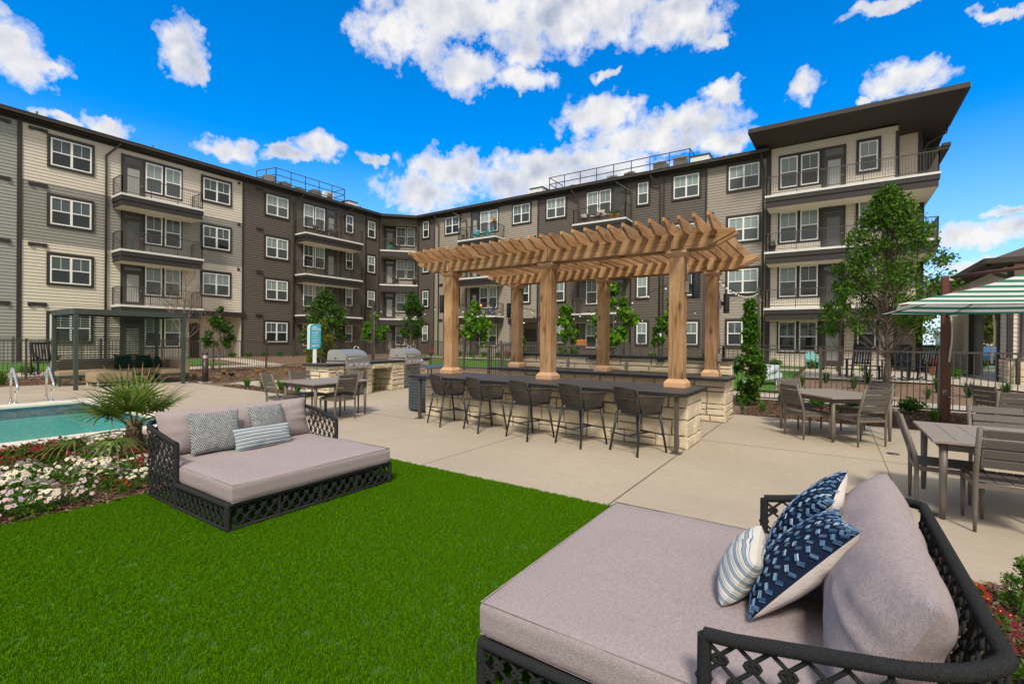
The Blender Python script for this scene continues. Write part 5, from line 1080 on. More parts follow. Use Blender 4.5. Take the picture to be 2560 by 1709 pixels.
mb.box(5.74, 5.9, 28.05, 33.2, 3.2, 3.36); mb.box(6.35, 7.1, 26.6, 26.69, 1.1, 4.85); mb.box(5.74, 5.9, 26.62, 26.8, 1.1, 4.85); mb.box(8.3, 9.0, 26.6, 26.69, 1.1, 4.85); mb.build('dark_panel', M['trim'], cl)
mb = MB(); mb.box(5.62, 5.79, 33.4, 33.9, 1.1, 4.2); mb.build('pilaster', M['cream'], cl)
mb = MB(); e0, e1, zz_ = 5.0, 25.9, 4.92
mb.add([(e0, e1, zz_), (30, e1, zz_), (30, 34, zz_ + 3.1), (11.5, 34, zz_ + 3.1)], [(0, 1, 2, 3)], 0); mb.add([(e0, e1, zz_), (11.5, 34, zz_ + 3.1), (11.5, 42, zz_ + 3.1), (e0, 42, zz_)], [(0, 1, 2, 3)], 0)
mb.add([(e0, e1, zz_ - .12), (30, e1, zz_ - .12), (30, 26.7, zz_ - .12), (5.8, 26.7, zz_ - .12), (5.8, 42, zz_ - .12), (e0, 42, zz_ - .12)], [(0, 3, 2, 1), (0, 5, 4, 3)], 1); mb.build('roof', [M['shingle'], M['soffit']], cl)
mb = MB(); mb.bar((e0 - .08, e1 - .06, zz_ - .03), (30, e1 - .06, zz_ - .03), .14, .2); mb.bar((e0 - .06, e1 - .1, zz_ - .03), (e0 - .06, 42, zz_ - .03), .14, .2); mb.build('gutter', M['gutter'], cl)
mb = MB(); mb.tube([(5.1, 26.2, 4.85), (5.1, 26.25, 4.6), (5.35, 26.4, 4.4), (6.05, 26.55, 4.15), (6.15, 26.6, 3.9), (6.15, 26.6, 1.2), (6.0, 26.45, 1.0), (6.0, 26.45, 0)], .075, 8); mb.build('downspout', M['gutter'], cl)
# ---------------------------------------------------------------- roof-top plant
def guard(pts, z0, lb):
    r = empty('roof_guardrail', (pts[0][0], pts[0][1], z0), 0, lb, 'guardrail', 'roof-top guardrails'); o = Vector((pts[0][0], pts[0][1], 0)); mb = MB()
    for a, b in zip(pts, pts[1:]):
        A = Vector((*a, 0)) - o; B = Vector((*b, 0)) - o; L = (B - A).length
        for z in (.1, .62, 1.15): mb.bar(A + Vector((0, 0, z)), B + Vector((0, 0, z)), .05, .05)
        n = max(1, round(L / 1.35))
        for i in range(n + 1): p = A.lerp(B, i / n); mb.bar(p - Vector((0, 0, .4)), p + Vector((0, 0, 1.15)), .05, .05)
    mb.build('rail', M['rail'], r)
guard([(-38.6, 20.3), (-36.6, 20.75), (-36.6, 27.1), (-38.6, 27.1)], 13.9, 'roof guardrail above the dark brown left wing'); guard([(-19.35, 36.2), (-19.35, 34), (-8.3, 34), (-8.3, 36.2)], 13.75, 'roof guardrail above the right wing')
for i, (x, y, w_, h_, z, lb) in enumerate(((-37.4, 20.6, .9, .85, 13.75, 'grey condenser at the left end of the left roof guardrail'), (-37.4, 21.9, .75, .6, 13.85, 'second grey condenser behind the left roof guardrail'), (-37.3, 23.1, .75, .5, 13.8, 'third grey condenser, in the middle of the left roof guardrail'), (-37.3, 24.6, .85, .75, 13.75, 'grey condenser next to the white fan unit'),
                                       (-17.6, 34.9, .8, .6, 13.7, 'condenser with yellow tags near the left end of the right guardrail'), (-14.2, 34.9, .8, .7, 13.7, 'condenser in the middle of the right roof guardrail'), (-12.8, 34.9, .8, .75, 13.7, 'condenser right of the middle of the right roof guardrail'), (-10.5, 34.8, .9, .95, 13.75, 'tall condenser near the right end of the right guardrail'), (-9.1, 34.8, .9, 1.0, 13.8, 'tallest condenser at the right end of the right guardrail'))):
    r = empty('rooftop_condenser', (x, y, z - .15), R(i * 7 % 20 - 10), lb, 'condenser', 'roof-top condensers'); mb = MB(); mb.box(-w_ / 2, w_ / 2, -w_ / 2, w_ / 2, .05, h_); mb.build('cabinet', M['hvac'], r, bevel=.03)
    mb = MB(); mb.lathe([(w_ * .42, h_), (w_ * .42, h_ + .05), (w_ * .1, h_ + .07)], 16); mb.build('fan_grille', M['trim'], r)
    mb = MB()
    for k in range(7): 
        for s in (-1, 1): mb.box(-w_ / 2 + .04 , w_ / 2 - .04, s * w_ / 2 - .008, s * w_ / 2 + .008, .12 + k * (h_ - .2) / 7, .16 + k * (h_ - .2) / 7)
    mb.build('louvre', M['trim'], r)
r = empty('fan_unit', (-37.1, 25.8, 13.75), R(90), 'white roof-top fan unit with round grille', 'fan unit'); mb = MB(); mb.box(-.45, .45, -.2, .2, 0, .75); mb.build('cabinet', M['white'], r, bevel=.02); mb = MB(); mb.lathe([(.28, 0), (.28, .02), (.05, .03)], 20); o = mb.build('fan_grille', M['hvac'], r); o.location = (0, -.2, .38); o.rotation_euler = (R(90), 0, 0)
for i, (x, y) in enumerate(((-35.9, 7.0), (-35.9, 12.3), (-35.9, 17.6), (-35.9, 28.3), (-28.5, 33.4), (-25.6, 33.4), (-20.2, 33.4), (-6.0, 33.4))):
    mb = MB(); mb.lathe([(.05, 0), (.05, .45)], 10); tag(mb.build('vent_pipe', M['rail'], loc=(x, y, 13.3)), 'thin dark vent pipe standing on the eave of the ' + ('cream and brown left wing' if x < -35 else 'grey and brown right wing'), 'vent pipe', 'roof vent pipes ' + ('of the left wing' if x < -35 else 'of the right wing'))
for x, y, lb in ((-37.4, 28.2, 'short parapet stub right of the left guardrail'), (-20.5, 34.3, 'short parapet stub left of the right guardrail'), (-7.6, 34.3, 'short parapet stub right of the right guardrail')):
    mb = MB(); mb.box(-.6, .6, -.5, .5, -.3, .45); mb.box(-.65, .65, -.55, .55, .45, .52, 1); tag(mb.build('parapet_stub', [M['membrane'], M['trim']], loc=(x, y, 13.75)), lb, 'parapet', 'roof parapet stubs')
# ---------------------------------------------------------------- trees and plants
def leaf_cloud(mb, centers, n, size, rg, flat=.0, droop=.0, asp=.5):
    tot = sum(c[1] for c in centers)
    for c, rad in centers:
        k = int(n * rad / tot)
        for _ in range(k):
            d = Vector((rg.gauss(0, 1), rg.gauss(0, 1), rg.gauss(0, .8))); d.normalize(); p = Vector(c) + d * rad * (rg.random() ** .45)
            a = Vector((rg.uniform(-1, 1), rg.uniform(-1, 1), rg.uniform(-1, 1) * (1 - flat) - droop)).normalized(); nrm = Vector((rg.uniform(-1, 1), rg.uniform(-1, 1), rg.uniform(-.3, 1.2))).normalized(); b = a.cross(nrm)
            if b.length < .1: continue
            b.normalize(); s = size * rg.uniform(.6, 1.25); cpt = nrm * s * .12
            mb.add([p - a * s, p + b * s * asp + cpt, p + a * s, p - b * s * asp + cpt], [(0, 1, 2, 3)])
def tree(name, label, cat, x, y, h, ch0_, rx, nleaf, lsize, lm, seed, group=None, trunk_r=.07, clumps=26, bark='bark', narrow=1.0, multi=1, gap=.55, base=None, taper=1.0, droop=.0, asp=.5):
    rg = random.Random(seed); r = empty(name, (x, y, gz(x, y) if base is None else base), 0, label, cat, group); tr = MB(); cr = MB(); cents = []
    for _ in range(clumps):
        t_ = rg.random() ** .85; zz = ch0_ + (h - ch0_) * t_ * (1 if taper < 1.5 else 1 - .0 * t_); prof = (sin(pi * min(1, (t_ * .88 + .16))) ** .8) * (1 - .35 * t_ * taper); a = rg.uniform(0, 2 * pi); rr = rx * prof * rg.uniform(.25, 1.0) ** .6 * narrow
        cents.append((Vector((cos(a) * rr, sin(a) * rr, zz)), rx * rg.uniform(.18, .36) * gap / .55))
    cents.append((Vector((rg.uniform(-.1, .1), rg.uniform(-.1, .1), h - rx * .1)), rx * .18))
    for m_ in range(multi):
        ox = rg.uniform(-.12, .12) * (multi > 1); oy = rg.uniform(-.12, .12) * (multi > 1); pts = []; n = 7
        for i in range(n): t_ = i / (n - 1); pts.append(Vector((ox * (1 + t_ * 2) + rg.uniform(-1, 1) * .03 * h / 5, oy * (1 + t_ * 2) + rg.uniform(-1, 1) * .03 * h / 5, -.05 + t_ * (h * .9))))
        tr.tube(pts, trunk_r, 8, rs=[trunk_r * (1.25 if i == 0 else 1) * (1 - .88 * i / (n - 1)) for i in range(n)])
    for c, rad in cents:
        z0 = max(ch0_ * .55, c.z - rx * rg.uniform(.5, 1.0)); k = min(5, int((z0 + .05) / (h * .9) * 6)); p0 = pts[k].lerp(pts[k + 1], min(1, (z0 + .05) / (h * .9) * 6 - k)); mid = p0.lerp(c, .5) + Vector((rg.uniform(-.1, .1), rg.uniform(-.1, .1), -.08)) * rx * .4
        tr.tube([p0, mid, c], .01, 5, rs=[trunk_r * .24, trunk_r * .14, trunk_r * .05])
    tr.build('trunk', M[bark], r)
    if nleaf: leaf_cloud(cr, [(c, q) for c, q in cents], nleaf, lsize, rg, droop=droop, asp=asp); cr.build('crown', M[lm], r)
    return r
tree('maple_tree', 'leafy young maple in front of the cream tower', 'tree', 1.52, 20.55, 6.7, 1.75, 2.1, 15500, .066, 'leaf', 3, trunk_r=.095, clumps=130, gap=.38, taper=1.3, base=.14)
tree('maple_tree', 'second slender maple just behind the big one, thin pale trunk', 'tree', .25, 23.6, 4.0, 1.9, .95, 1600, .07, 'leaf', 4, trunk_r=.06, clumps=16, base=.05)
tree('column_shrub', 'dense leafy column shrub at the right end of the rear stone counter', 'shrub', -1.78, 13.6, 2.62, .12, .42, 6200, .055, 'leafshrub', 5, trunk_r=.03, clumps=46, taper=2.0, gap=.8, base=0)
tree('oak_tree', 'dark green rounded tree in front of the brown wing, above the sign', 'tree', -22.6, 15.6, 3.95, 1.35, 1.35, 6500, .075, 'leafdark', 6, trunk_r=.07, clumps=44, base=0, gap=.6)
tree('crape_myrtle', 'reddish tipped shrub with arching stems behind the turquoise sign', 'shrub', -18.1, 12.4, 2.35, .1, .85, 3000, .05, 'leafred', 7, trunk_r=.02, clumps=30, multi=5, gap=.42, base=0)
tree('crape_myrtle', 'dark leafy shrub base under the turquoise sign', 'shrub', -18.9, 13.2, 1.35, .05, .75, 3200, .05, 'leafdark', 17, trunk_r=.02, clumps=26, multi=3, gap=.6, base=0)
tree('redbud_tree', 'small lime green redbud left of the recessed corner balconies', 'tree', -24.6, 20.6, 3.1, 1.35, .95, 1900, .085, 'leaflime', 8, 'lime green redbud trees on the lawn', .035, 20, base=.1)
tree('oak_tree', 'green oval tree in front of the recessed corner balconies', 'tree', -24.2, 23.4, 4.8, 1.75, 1.05, 5200, .08, 'leafdark', 9, trunk_r=.07, clumps=36, base=.1, gap=.6)
tree('redbud_tree', 'lime green redbud just right of the front left pergola post', 'tree', -19.3, 24.2, 3.7, 1.25, 1.25, 1900, .14, 'leaflime', 10, 'lime green redbud trees on the lawn', .05, 26, base=.1, asp=.62, droop=.3)
tree('redbud_tree', 'lime green redbud seen right of the middle front pergola post', 'tree', -11.5, 22.0, 3.2, 1.7, .85, 900, .13, 'leaflime', 11, 'lime green redbud trees on the lawn', .035, 16, base=.05, asp=.62, droop=.3)
tree('redbud_tree', 'largest lime green redbud, between the two right pergola posts', 'tree', -8.3, 20.6, 3.95, 1.5, 1.1, 1500, .14, 'leaflime', 12, 'lime green redbud trees on the lawn', .045, 22, base=.05, asp=.62, droop=.3)
tree('redbud_tree', 'sparse redbud seen between the right front and right rear pergola posts', 'tree', -5.9, 21.4, 3.5, 1.9, .8, 700, .11, 'leaf', 13, 'lime green redbud trees on the lawn', .03, 14, base=.05, asp=.62, droop=.2)
tree('column_shrub', 'narrow leafy shrub behind the middle rear pergola post', 'shrub', -9.0, 17.6, 2.9, .2, .5, 2600, .06, 'leafshrub', 14, trunk_r=.03, clumps=26, taper=1.7, base=0)
tree('column_shrub', 'rounded leafy shrub just left of the middle front pergola post', 'shrub', -10.6, 16.4, 1.75, .2, .5, 1900, .06, 'leafshrub', 15, trunk_r=.03, clumps=20, base=0)
tree('column_shrub', 'leafy shrub left of the front right pergola post, behind the stone counter', 'shrub', -5.2, 17.0, 2.15, .2, .5, 1700, .06, 'leafshrub', 16, trunk_r=.03, clumps=20, taper=1.6, base=0)
tree('young_tree', 'small dark sapling right of the bollard by the left fence', 'tree', -23.6, 10.75, 3.05, .95, .75, 1700, .07, 'leafdark', 18, trunk_r=.03, clumps=26, base=0, taper=1.6)
tree('parking_tree', 'pale green tree seen through the clubhouse breezeway', 'tree', 12.6, 62, 6.0, 1.4, 2.6, 4500, .17, 'leafred', 19, trunk_r=.12, clumps=30, base=0)
# bare tree: forking twigs only
def bare(x, y, h, seed, label):
    rg = random.Random(seed); r = empty('bare_tree', (x, y, gz(x, y)), 0, label, 'tree'); mb = MB(); tw = MB()
    def br(p, d, L, rad, lev):
        pts = [p]; q = p
        for i in range(3): d = (d + Vector((rg.uniform(-.16, .16), rg.uniform(-.16, .16), rg.uniform(.0, .14)))).normalized(); q = q + d * L / 3; pts.append(q)
        (mb if lev < 2 else tw).tube(pts, rad, 5 if lev else 8, rs=[rad, rad * .85, rad * .7, rad * .5], cap=False)
        if lev < 4:
            for i in range(rg.randint(3, 4) if lev else 0):
                a = rg.uniform(0, 2 * pi); nd = (d * .75 + Vector((cos(a), sin(a), .35)) * .7).normalized(); br(pts[rg.randint(1, 3)], nd, L * rg.uniform(.5, .72), rad * .5, lev + 1)
    t_ = [Vector((rg.uniform(-.04, .04), rg.uniform(-.04, .04), h * k / 8)) for k in range(9)]; mb.tube(t_, .07, 8, rs=[.065 * (1 - .095 * k) for k in range(9)])
    for k in range(16):
        i = 2 + k % 6; a = k * 2.4; p = t_[i].lerp(t_[i + 1], rg.random()); br(p, Vector((cos(a), sin(a), .75)).normalized(), h * .27 * (1.15 - i * .08), .022 * (1 - i * .07), 1)
    mb.build('trunk', M['bark'], r); tw.build('twigs', M['bark'], r)
bare(-25.6, 10.1, 4.4, 2, 'leafless young tree with fine twigs behind the cabana')
# fan palm
pr = empty('fan_palm', (-7.78, 2.47, 0), 0, 'young fan palm with dry brown tips rising from the pansy bed', 'palm'); rg = random.Random(12); mb = MB()
mb.tube([(.0, 0, -.05), (.02, 0, .12), (-.02, .01, .3), (-.03, .0, .5)], .1, 12, rs=[.14, .12, .095, .06])
for k in range(60): a = rg.uniform(0, 2 * pi); z = rg.uniform(.0, .45); rr = .13 - .12 * z; mb.add([(cos(a - .2) * rr, sin(a - .2) * rr, z), (cos(a + .2) * rr, sin(a + .2) * rr, z), (cos(a) * (rr + .05), sin(a) * (rr + .05), z + .11)], [(0, 1, 2)])
mb.build('trunk', M['palmbark'], pr)
FRD = [(rt.x, 0)]
R2_ = Vector((.83, .56)); F2_ = Vector((-.56, .83))
def fdir(lat, fwd, up): v = R2_ * lat + F2_ * fwd; return Vector((v.x, v.y, up)).normalized()
fr_list = [(fdir(.15, .1, 1), .34, .56, 0), (fdir(-.55, -.2, .75), .36, .55, .15), (fdir(.6, .1, .7), .36, .56, .1), (fdir(-.2, -.7, .6), .34, .52, .1), (fdir(.3, -.55, .75), .34, .5, .2), (fdir(-.8, .1, .35), .42, .55, .25), (fdir(.85, -.2, .32), .40, .54, .3), (fdir(-.3, .6, .6), .36, .52, .1), (fdir(.5, .6, .5), .36, .5, .1),
           (fdir(-.95, -.3, -.1), .62, .5, .75), (fdir(.2, -.9, .0), .38, .48, .9), (fdir(-.05, .3, .9), .4, .5, .0), (fdir(-.35, .1, .95), .42, .54, .05)]
for k, (d, pl_, bl_, dr) in enumerate(fr_list):
    lf = MB(); p0 = Vector((d.x * .04, d.y * .04, .36 + .012 * k % .1)); p1 = p0 + d * pl_ + Vector((0, 0, -.05 * dr)); lf.tube([p0, p0.lerp(p1, .5) + Vector((0, 0, .03)), p1], .008, 5, 0)
    side = d.cross(Vector((0, 0, 1))); side = side.normalized() if side.length > .2 else Vector((1, 0, 0)); nr = side.cross(d).normalized(); nseg = 20
    for i in range(nseg):
        a = (-1 + 2 * i / (nseg - 1)) * 2.05; v = (d * cos(a) + side * sin(a) + nr * .10 * abs(sin(a))).normalized(); L = bl_ * (.72 + .28 * cos(a * .7)) * rg.uniform(.9, 1.1); wv = v.cross(nr).normalized(); w_ = .0145
        prev = None; m_ = 0
        pts = []
        for q in range(6): t_ = q / 5; pts.append(p1 + v * L * t_ + Vector((0, 0, -1)) * (dr * .55 + .10 * rg.random()) * L * t_ ** 2.3)
        ws = [w_ * .35, w_ * .9, w_ * 1.0, w_ * .75, w_ * .4, .001]; tip = rg.random() < .8
        vs = []
        for q in range(6): vs += [pts[q] - wv * ws[q], pts[q] + nr * -.006 * (1 - q / 5), pts[q] + wv * ws[q]]
        for q in range(5): lf.add([vs[q * 3 + e] for e in range(3)] + [vs[q * 3 + 3 + e] for e in range(3)], [(0, 1, 4, 3), (1, 2, 5, 4)], 1 if (q >= 4 and tip) else 0)
    lf.build('frond', [M['palmleaf'], M['palmtip']], pr)
# pansies: four flower colours, plants copied
PET = {'white': [(.74, .68, .52), (.84, .78, .68)], 'lilac': [(.46, .24, .46), (.68, .48, .60)], 'pink': [(.62, .40, .48), (.76, .60, .62)], 'maroon': [(.09, .008, .014), (.20, .015, .02)], 'rust': [(.20, .015, .008), (.32, .04, .012)]}
PM = {k: leafmat('pansy_' + k, v[0], v[1], rough=.7) for k, v in PET.items()}; eye = mat('pansy_eye', (.55, .32, .03), .7); eyed = mat('pansy_dark_eye', (.08, .02, .08), .8)
def pansy(col, seed):
    rg = random.Random(seed); fo = MB(); leaf_cloud(fo, [(Vector((rg.uniform(-.1, .1), rg.uniform(-.1, .1), rg.uniform(.03, .10))), .075) for _ in range(9)], 420, .017, rg, asp=.38); o = fo.build('pansy_plant', M['leafshrub']); fl = MB()
    for _ in range(rg.randint(17, 24)):
        a = rg.uniform(0, 2 * pi); rr = .155 * sqrt(rg.random()); c = Vector((cos(a) * rr, sin(a) * rr, .155 - .55 * rr * rr / .155 + rg.uniform(-.01, .025))); n = Vector((cos(a) * .5 + rg.uniform(-.3, .3) + .35, sin(a) * .5 + rg.uniform(-.3, .3) - .25, .8)).normalized(); u = n.cross(Vector((0, 0, 1))).normalized(); v = u.cross(n) * -1; s = rg.uniform(.0145, .021)
        for k in range(5):
            b = pi / 2 + 2 * pi * k / 5; e = u * cos(b) + v * sin(b); f = u * -sin(b) + v * cos(b); w_ = s * .72; lift = n * s * .22
            fl.add([c, c + e * s * .55 - f * w_ * .8 + lift * .7, c + e * s * 1.15 - f * w_ * .5 + lift * rg.uniform(0, 1), c + e * s * 1.15 + f * w_ * .5 + lift * rg.uniform(0, 1), c + e * s * .55 + f * w_ * .8 + lift * .7], [(0, 1, 2, 3, 4)], 0)
        fl.add([c + n * .004 + (u * cos(q) + v * sin(q)) * s * .26 for q in [2 * pi * z_ / 6 for z_ in range(6)]], [tuple(range(6))], 1 if rg.random() < .6 else 2)
    fl.build('blossoms', [PM[col], eye, eyed], o); return o
PP = {c: [pansy(c, i * 13 + j) for j in range(2)] for i, c in enumerate(PET)}; used = set(); rg = random.Random(77)
TXT = {'white': 'white', 'lilac': 'lilac', 'pink': 'pale pink', 'maroon': 'dark maroon', 'rust': 'rust red'}
def put_pansy(x, y, col, s, where):
    src = PP[col][rg.randint(0, 1)]
    if src.name in used: o = copy_tree(src)
    else: o = src; used.add(src.name)
    o.location = (x, y, 0); o.rotation_euler = (0, 0, rg.uniform(0, 6.28)); o.scale = (s, s, s * rg.uniform(.9, 1.2)); tag(o, TXT[col] + ' pansy plant in full bloom ' + where, 'flower', TXT[col] + ' pansies ' + where)
for row in range(11):
    for k in range(24):
        x = -6.08 - row * .30 + rg.uniform(-.07, .07); y = -.2 + k * .17 + (row % 2) * .08 + rg.uniform(-.05, .05)
        if y > 3.45 or (x + 7.78) ** 2 + (y - 2.47) ** 2 < .42 ** 2 or (-7.7 < x < -6.6 and 2.55 < y < 3.1) or (x > -6.5 and y > 2.0 and rg.random() < .5): continue
        nz = noise.noise(Vector((x * 1.1 + 3, y * .9, 0))) + .35 * noise.noise(Vector((x * 4, y * 4, 5)))
        if rg.random() < .1: continue
        c = 'white' if nz > .13 else 'maroon' if nz < -.14 else rg.choice(['pink', 'lilac', 'white', 'maroon', 'pink'])
        if c == 'maroon' and rg.random() < .16: c = 'rust'
        put_pansy(x, y, c, rg.uniform(.85, 1.15), 'in the bed between turf and pool')
for x, y, c in ((.78, 3.75, 'maroon'), (.95, 3.5, 'rust'), (.75, 3.3, 'maroon'), (.72, 2.9, 'white'), (.95, 3.1, 'rust'), (.8, 2.5, 'pink'), (.7, 4.1, 'rust')): put_pansy(x, y, c, .85, 'in the small bed behind the near daybed')
tree('dwarf_conifer', 'small yellow green feathery shrub behind the near daybed', 'shrub', .97, 4.12, .30, .01, .11, 1300, .014, 'grassclump', 31, trunk_r=.01, clumps=24, gap=.7, base=0)
# grass tufts and small perennials
def tuft(name, m, h, n, spread, seed, wd=.006):
    rg = random.Random(seed); mb = MB()
    for _ in range(n):
        a = rg.uniform(0, 2 * pi); l = rg.uniform(.15, 1) * spread; hh = h * rg.uniform(.55, 1.1); p = Vector((cos(a) * spread * .12 * rg.random(), sin(a) * spread * .12 * rg.random(), 0)); d = Vector((cos(a), sin(a), 0)); s = Vector((-sin(a), cos(a), 0)) * wd
        q1 = p + d * l * .35 + Vector((0, 0, hh * .65)); q2 = p + d * l + Vector((0, 0, hh * rg.uniform(.55, 1.0))); mb.add([p - s, p + s, q1 + s * .8, q1 - s * .8, q2], [(0, 1, 2, 3), (3, 2, 4)])
    return mb.build(name, m)
TG = tuft('grass_tuft', M['grassclump'], .42, 130, .34, 1, .008); TT = tuft('ornamental_grass', M['tangrass'], .34, 110, .26, 2, .006); TD = tuft('yucca_clump', M['leafdark'], .62, 60, .45, 3, .010); TF = tuft('feather_grass', M['grassclump'], .34, 160, .22, 4, .003)
def place(proto, spots, lab, cat, grp):
    for i, (x, y, s) in enumerate(spots):
        o = proto if i == 0 else copy_tree(proto); o.location = (x, y, gz(x, y) - .01); o.scale = (s, s, s); o.rotation_euler = (0, 0, i * 1.7); tag(o, lab, cat, grp)
place(TG, [(-15.9, 8.1, .9), (-14.9, 8.1, 1.05), (-14.2, 8.25, 1.1), (-13.05, 8.1, .95), (-13.5, 8.0, .8), (-22.6, 3.6, 1.4), (-22.7, 5.6, .9), (-22.9, 1.8, 1.2)], 'bright green grass tuft in the mulch of the pool deck', 'grass', 'bright green grass tufts')
place(TT, [(-20.4, 8.4, 1), (-19.9, 9.6, .9), (-21.4, 9.9, 1), (-21.2, 11.2, .9), (-20.2, 12.0, .9), (-19.3, 12.6, .85), (-22.9, 12.4, .9), (-22.7, 8.9, 1.1), (-25.6, 9.0, 1), (-26.0, 11.5, 1), (-24.9, 8.3, .9), (-20.6, 8.2, .8), (-22.0, 14.0, .9), (-17.8, 12.2, .8), (-17.0, 13.2, .8), (-3.1, 16.9, .8), (-2.4, 18.9, 1.1), (-3.0, 24.9, .9), (-2.2, 17.4, .7), (-1.2, 25.9, .8), (-9.6, 19.2, .8), (-18.4, 18.2, .7), (-15.5, 18.2, .7)], 'tan dormant ornamental grass clump in the mulch', 'grass', 'tan ornamental grass clumps')
place(TD, [(-.9, 19.3, .9), (-.2, 20.6, .95), (.6, 19.5, .9), (1.0, 20.8, 1), (2.7, 19.6, 1), (3.3, 19.0, 1), (2.3, 18.2, .7), (4.2, 19.6, 1), (.2, 27.6, .7), (-.4, 28.4, .7), (1.2, 28.6, .7), (-18.8, 13.9, .8), (-17.3, 14.6, .8), (-16.4, 15.6, .7)], 'dark spiky yucca clump in the mulch bed', 'plant', 'dark spiky yucca clumps')
place(TF, [(-1.35, 12.5, 1), (-1.75, 12.3, .7), (-.5, 13.3, .8), (1.75, 13.1, 1.2), (2.4, 13.2, .7), (.9, 13.6, .7), (.1, 13.9, .7), (-.9, 13.9, .8)], 'fine feathery green grass clump by the right fence', 'grass', 'feathery grass clumps')
bx = MB(); leaf_cloud(bx, [(Vector((random.Random(i).uniform(-.16, .16), random.Random(i + 9).uniform(-.16, .16), .12 + .2 * random.Random(i + 5).random())), .15) for i in range(8)], 650, .04, random.Random(3)); BX = bx.build('boxwood', M['leafshrub'])
place(BX, [(-34.2, 16.4, 1), (-34.2, 17.5, 1), (-34.2, 18.7, 1), (-34.2, 19.8, 1), (-34.2, 21, 1), (-26.8, 30.2, 1.2), (-25.6, 30.2, 1.2), (-24.3, 30.2, 1.2), (-23, 30.2, 1.2), (-21.6, 30.2, 1.2), (-20.6, 30.0, 1.2), (-1.0, 14.2, .8), (.4, 14.2, .7), (-.3, 14.25, .7), (1.5, 14.2, 1.0), (-18.4, 15.6, 1.1), (-17.4, 16.4, 1.1), (4.1, 26.0, 1.2), (-2.6, 29.6, 1.3), (-.9, 29.5, 1.3), (8.2, 44, 1.6), (9.6, 44, 1.6), (-27.6, 3.4, 1.4), (-26.9, 5.0, 1.0)], 'small rounded green shrub beside the path', 'shrub', 'small rounded green shrubs')
# ---------------------------------------------------------------- furniture beyond the fences
def make_rocker():
    r = empty('rocking_chair', (0, 0, 0), 0)
    for s in (-1, 1):
        mb = MB(); mb.tube([(s * .27, -.46, .10), (s * .27, -.25, .03), (s * .27, 0, .01), (s * .27, .25, .035), (s * .27, .46, .11)], .02, 6); mb.build('rocker', M['black'], r)
        mb = MB(); mb.bar((s * .27, .24, .03), (s * .27, .24, .62), .045, .045); mb.bar((s * .27, -.2, .03), (s * .25, -.36, 1.12), .045, .045); mb.build('leg', M['black'], r)
        mb = MB(); mb.box(s * .29 - .055, s * .29 + .055, -.28, .32, .62, .645); mb.build('armrest', M['black'], r)
    mb = MB()
    for k in range(6): mb.box(-.26, .26, -.2 + k * .085, -.125 + k * .085, .415, .435)
    mb.build('seat', M['black'], r); mb = MB()
    for k in range(6): x = -.2 + k * .08; mb.bar((x, -.2, .45), (x, -.345, 1.08), .06, .016, up=(0, 1, 0))
    mb.bar((-.27, -.36, 1.1), (.27, -.36, 1.1), .03, .1); mb.bar((-.26, -.22, .5), (.26, -.22, .5), .03, .06); mb.build('backrest', M['black'], r); return r
rk = make_rocker()
for i, (x, y, a, lb) in enumerate(((.85, 23.3, 160, 'left black rocking chair, beside the small green table'), (1.95, 22.6, 150, 'middle black rocking chair, right behind the maple trunk'), (2.75, 23.1, 140, 'right black rocking chair of the patio by the tower'), (-26.6, 1.95, -110, 'black rocking chair at the far left edge behind the pool fence'), (-26.6, 5.45, -80, 'black rocking chair seen through the cabana screen'))):
    o = rk if i == 0 else copy_tree(rk); o.location = (x, y, gz(x, y) + .03); o.scale = (1.15, 1.15, 1.15); o.rotation_euler = (0, 0, R(a)); tag(o, lb, 'rocking chair', 'black rocking chairs')
r = empty('side_table', (1.25, 22.5, .27), 0, 'small dark green table between the black rocking chairs', 'table'); mb = MB()
for k in range(5): mb.box(-.25, .25, -.25 + k * .102, -.155 + k * .102, .5, .52)
mb.build('tabletop', M['greenpillow'], r)
for sx in (-1, 1):
    for sy in (-1, 1): mb = MB(); mb.box(sx * .2 - .025, sx * .2 + .025, sy * .2 - .025, sy * .2 + .025, 0, .5); mb.build('leg', M['greenpillow'], r)
r = empty('fire_table', (-25.9, 3.1, 0), 0, 'black square fire table behind the left fence', 'table'); mb = MB(); mb.box(-.5, .5, -.5, .5, .05, .56); mb.build('base', M['black'], r, bevel=.01); mb = MB(); mb.box(-.56, .56, -.56, .56, .56, .62); mb.build('tabletop', M['black'], r, bevel=.01)
def make_corn():
    r = empty('cornhole_board', (0, 0, 0), 0); mb = MB(); mb.prism([(-.6, .08), (.6, .42), (.6, .28), (-.6, -.0)], lambda a, b: (a, -.3, b), lambda a, b: (a, .3, b)); mb.build('board', M['bluewhite'], r, bevel=.004)
    for s in (-1, 1): mb = MB(); mb.box(.42, .56, s * .27 - .02, s * .27 + .02, 0, .28); mb.build('leg', M['bluewhite'], r)
    mb = MB(); mb.lathe([(.0, 0), (.076, 0), (.076, .003), (.0, .004)], 18); o = mb.build('hole', M['black'], r); o.location = (.36, 0, .355); o.rotation_euler = (0, R(-16), 0); return r
c1 = make_corn(); c2 = copy_tree(c1)
for o, x, y, a, lb in ((c1, -2.1, 19.2, 10, 'nearer pale blue cornhole board on the lawn right of the column shrub'), (c2, -2.3, 22.2, 70, 'farther pale blue cornhole board on the lawn')): o.location = (x, y, gz(x, y) + .03); o.rotation_euler = (0, 0, R(a)); tag(o, lb, 'cornhole board', 'cornhole boards')
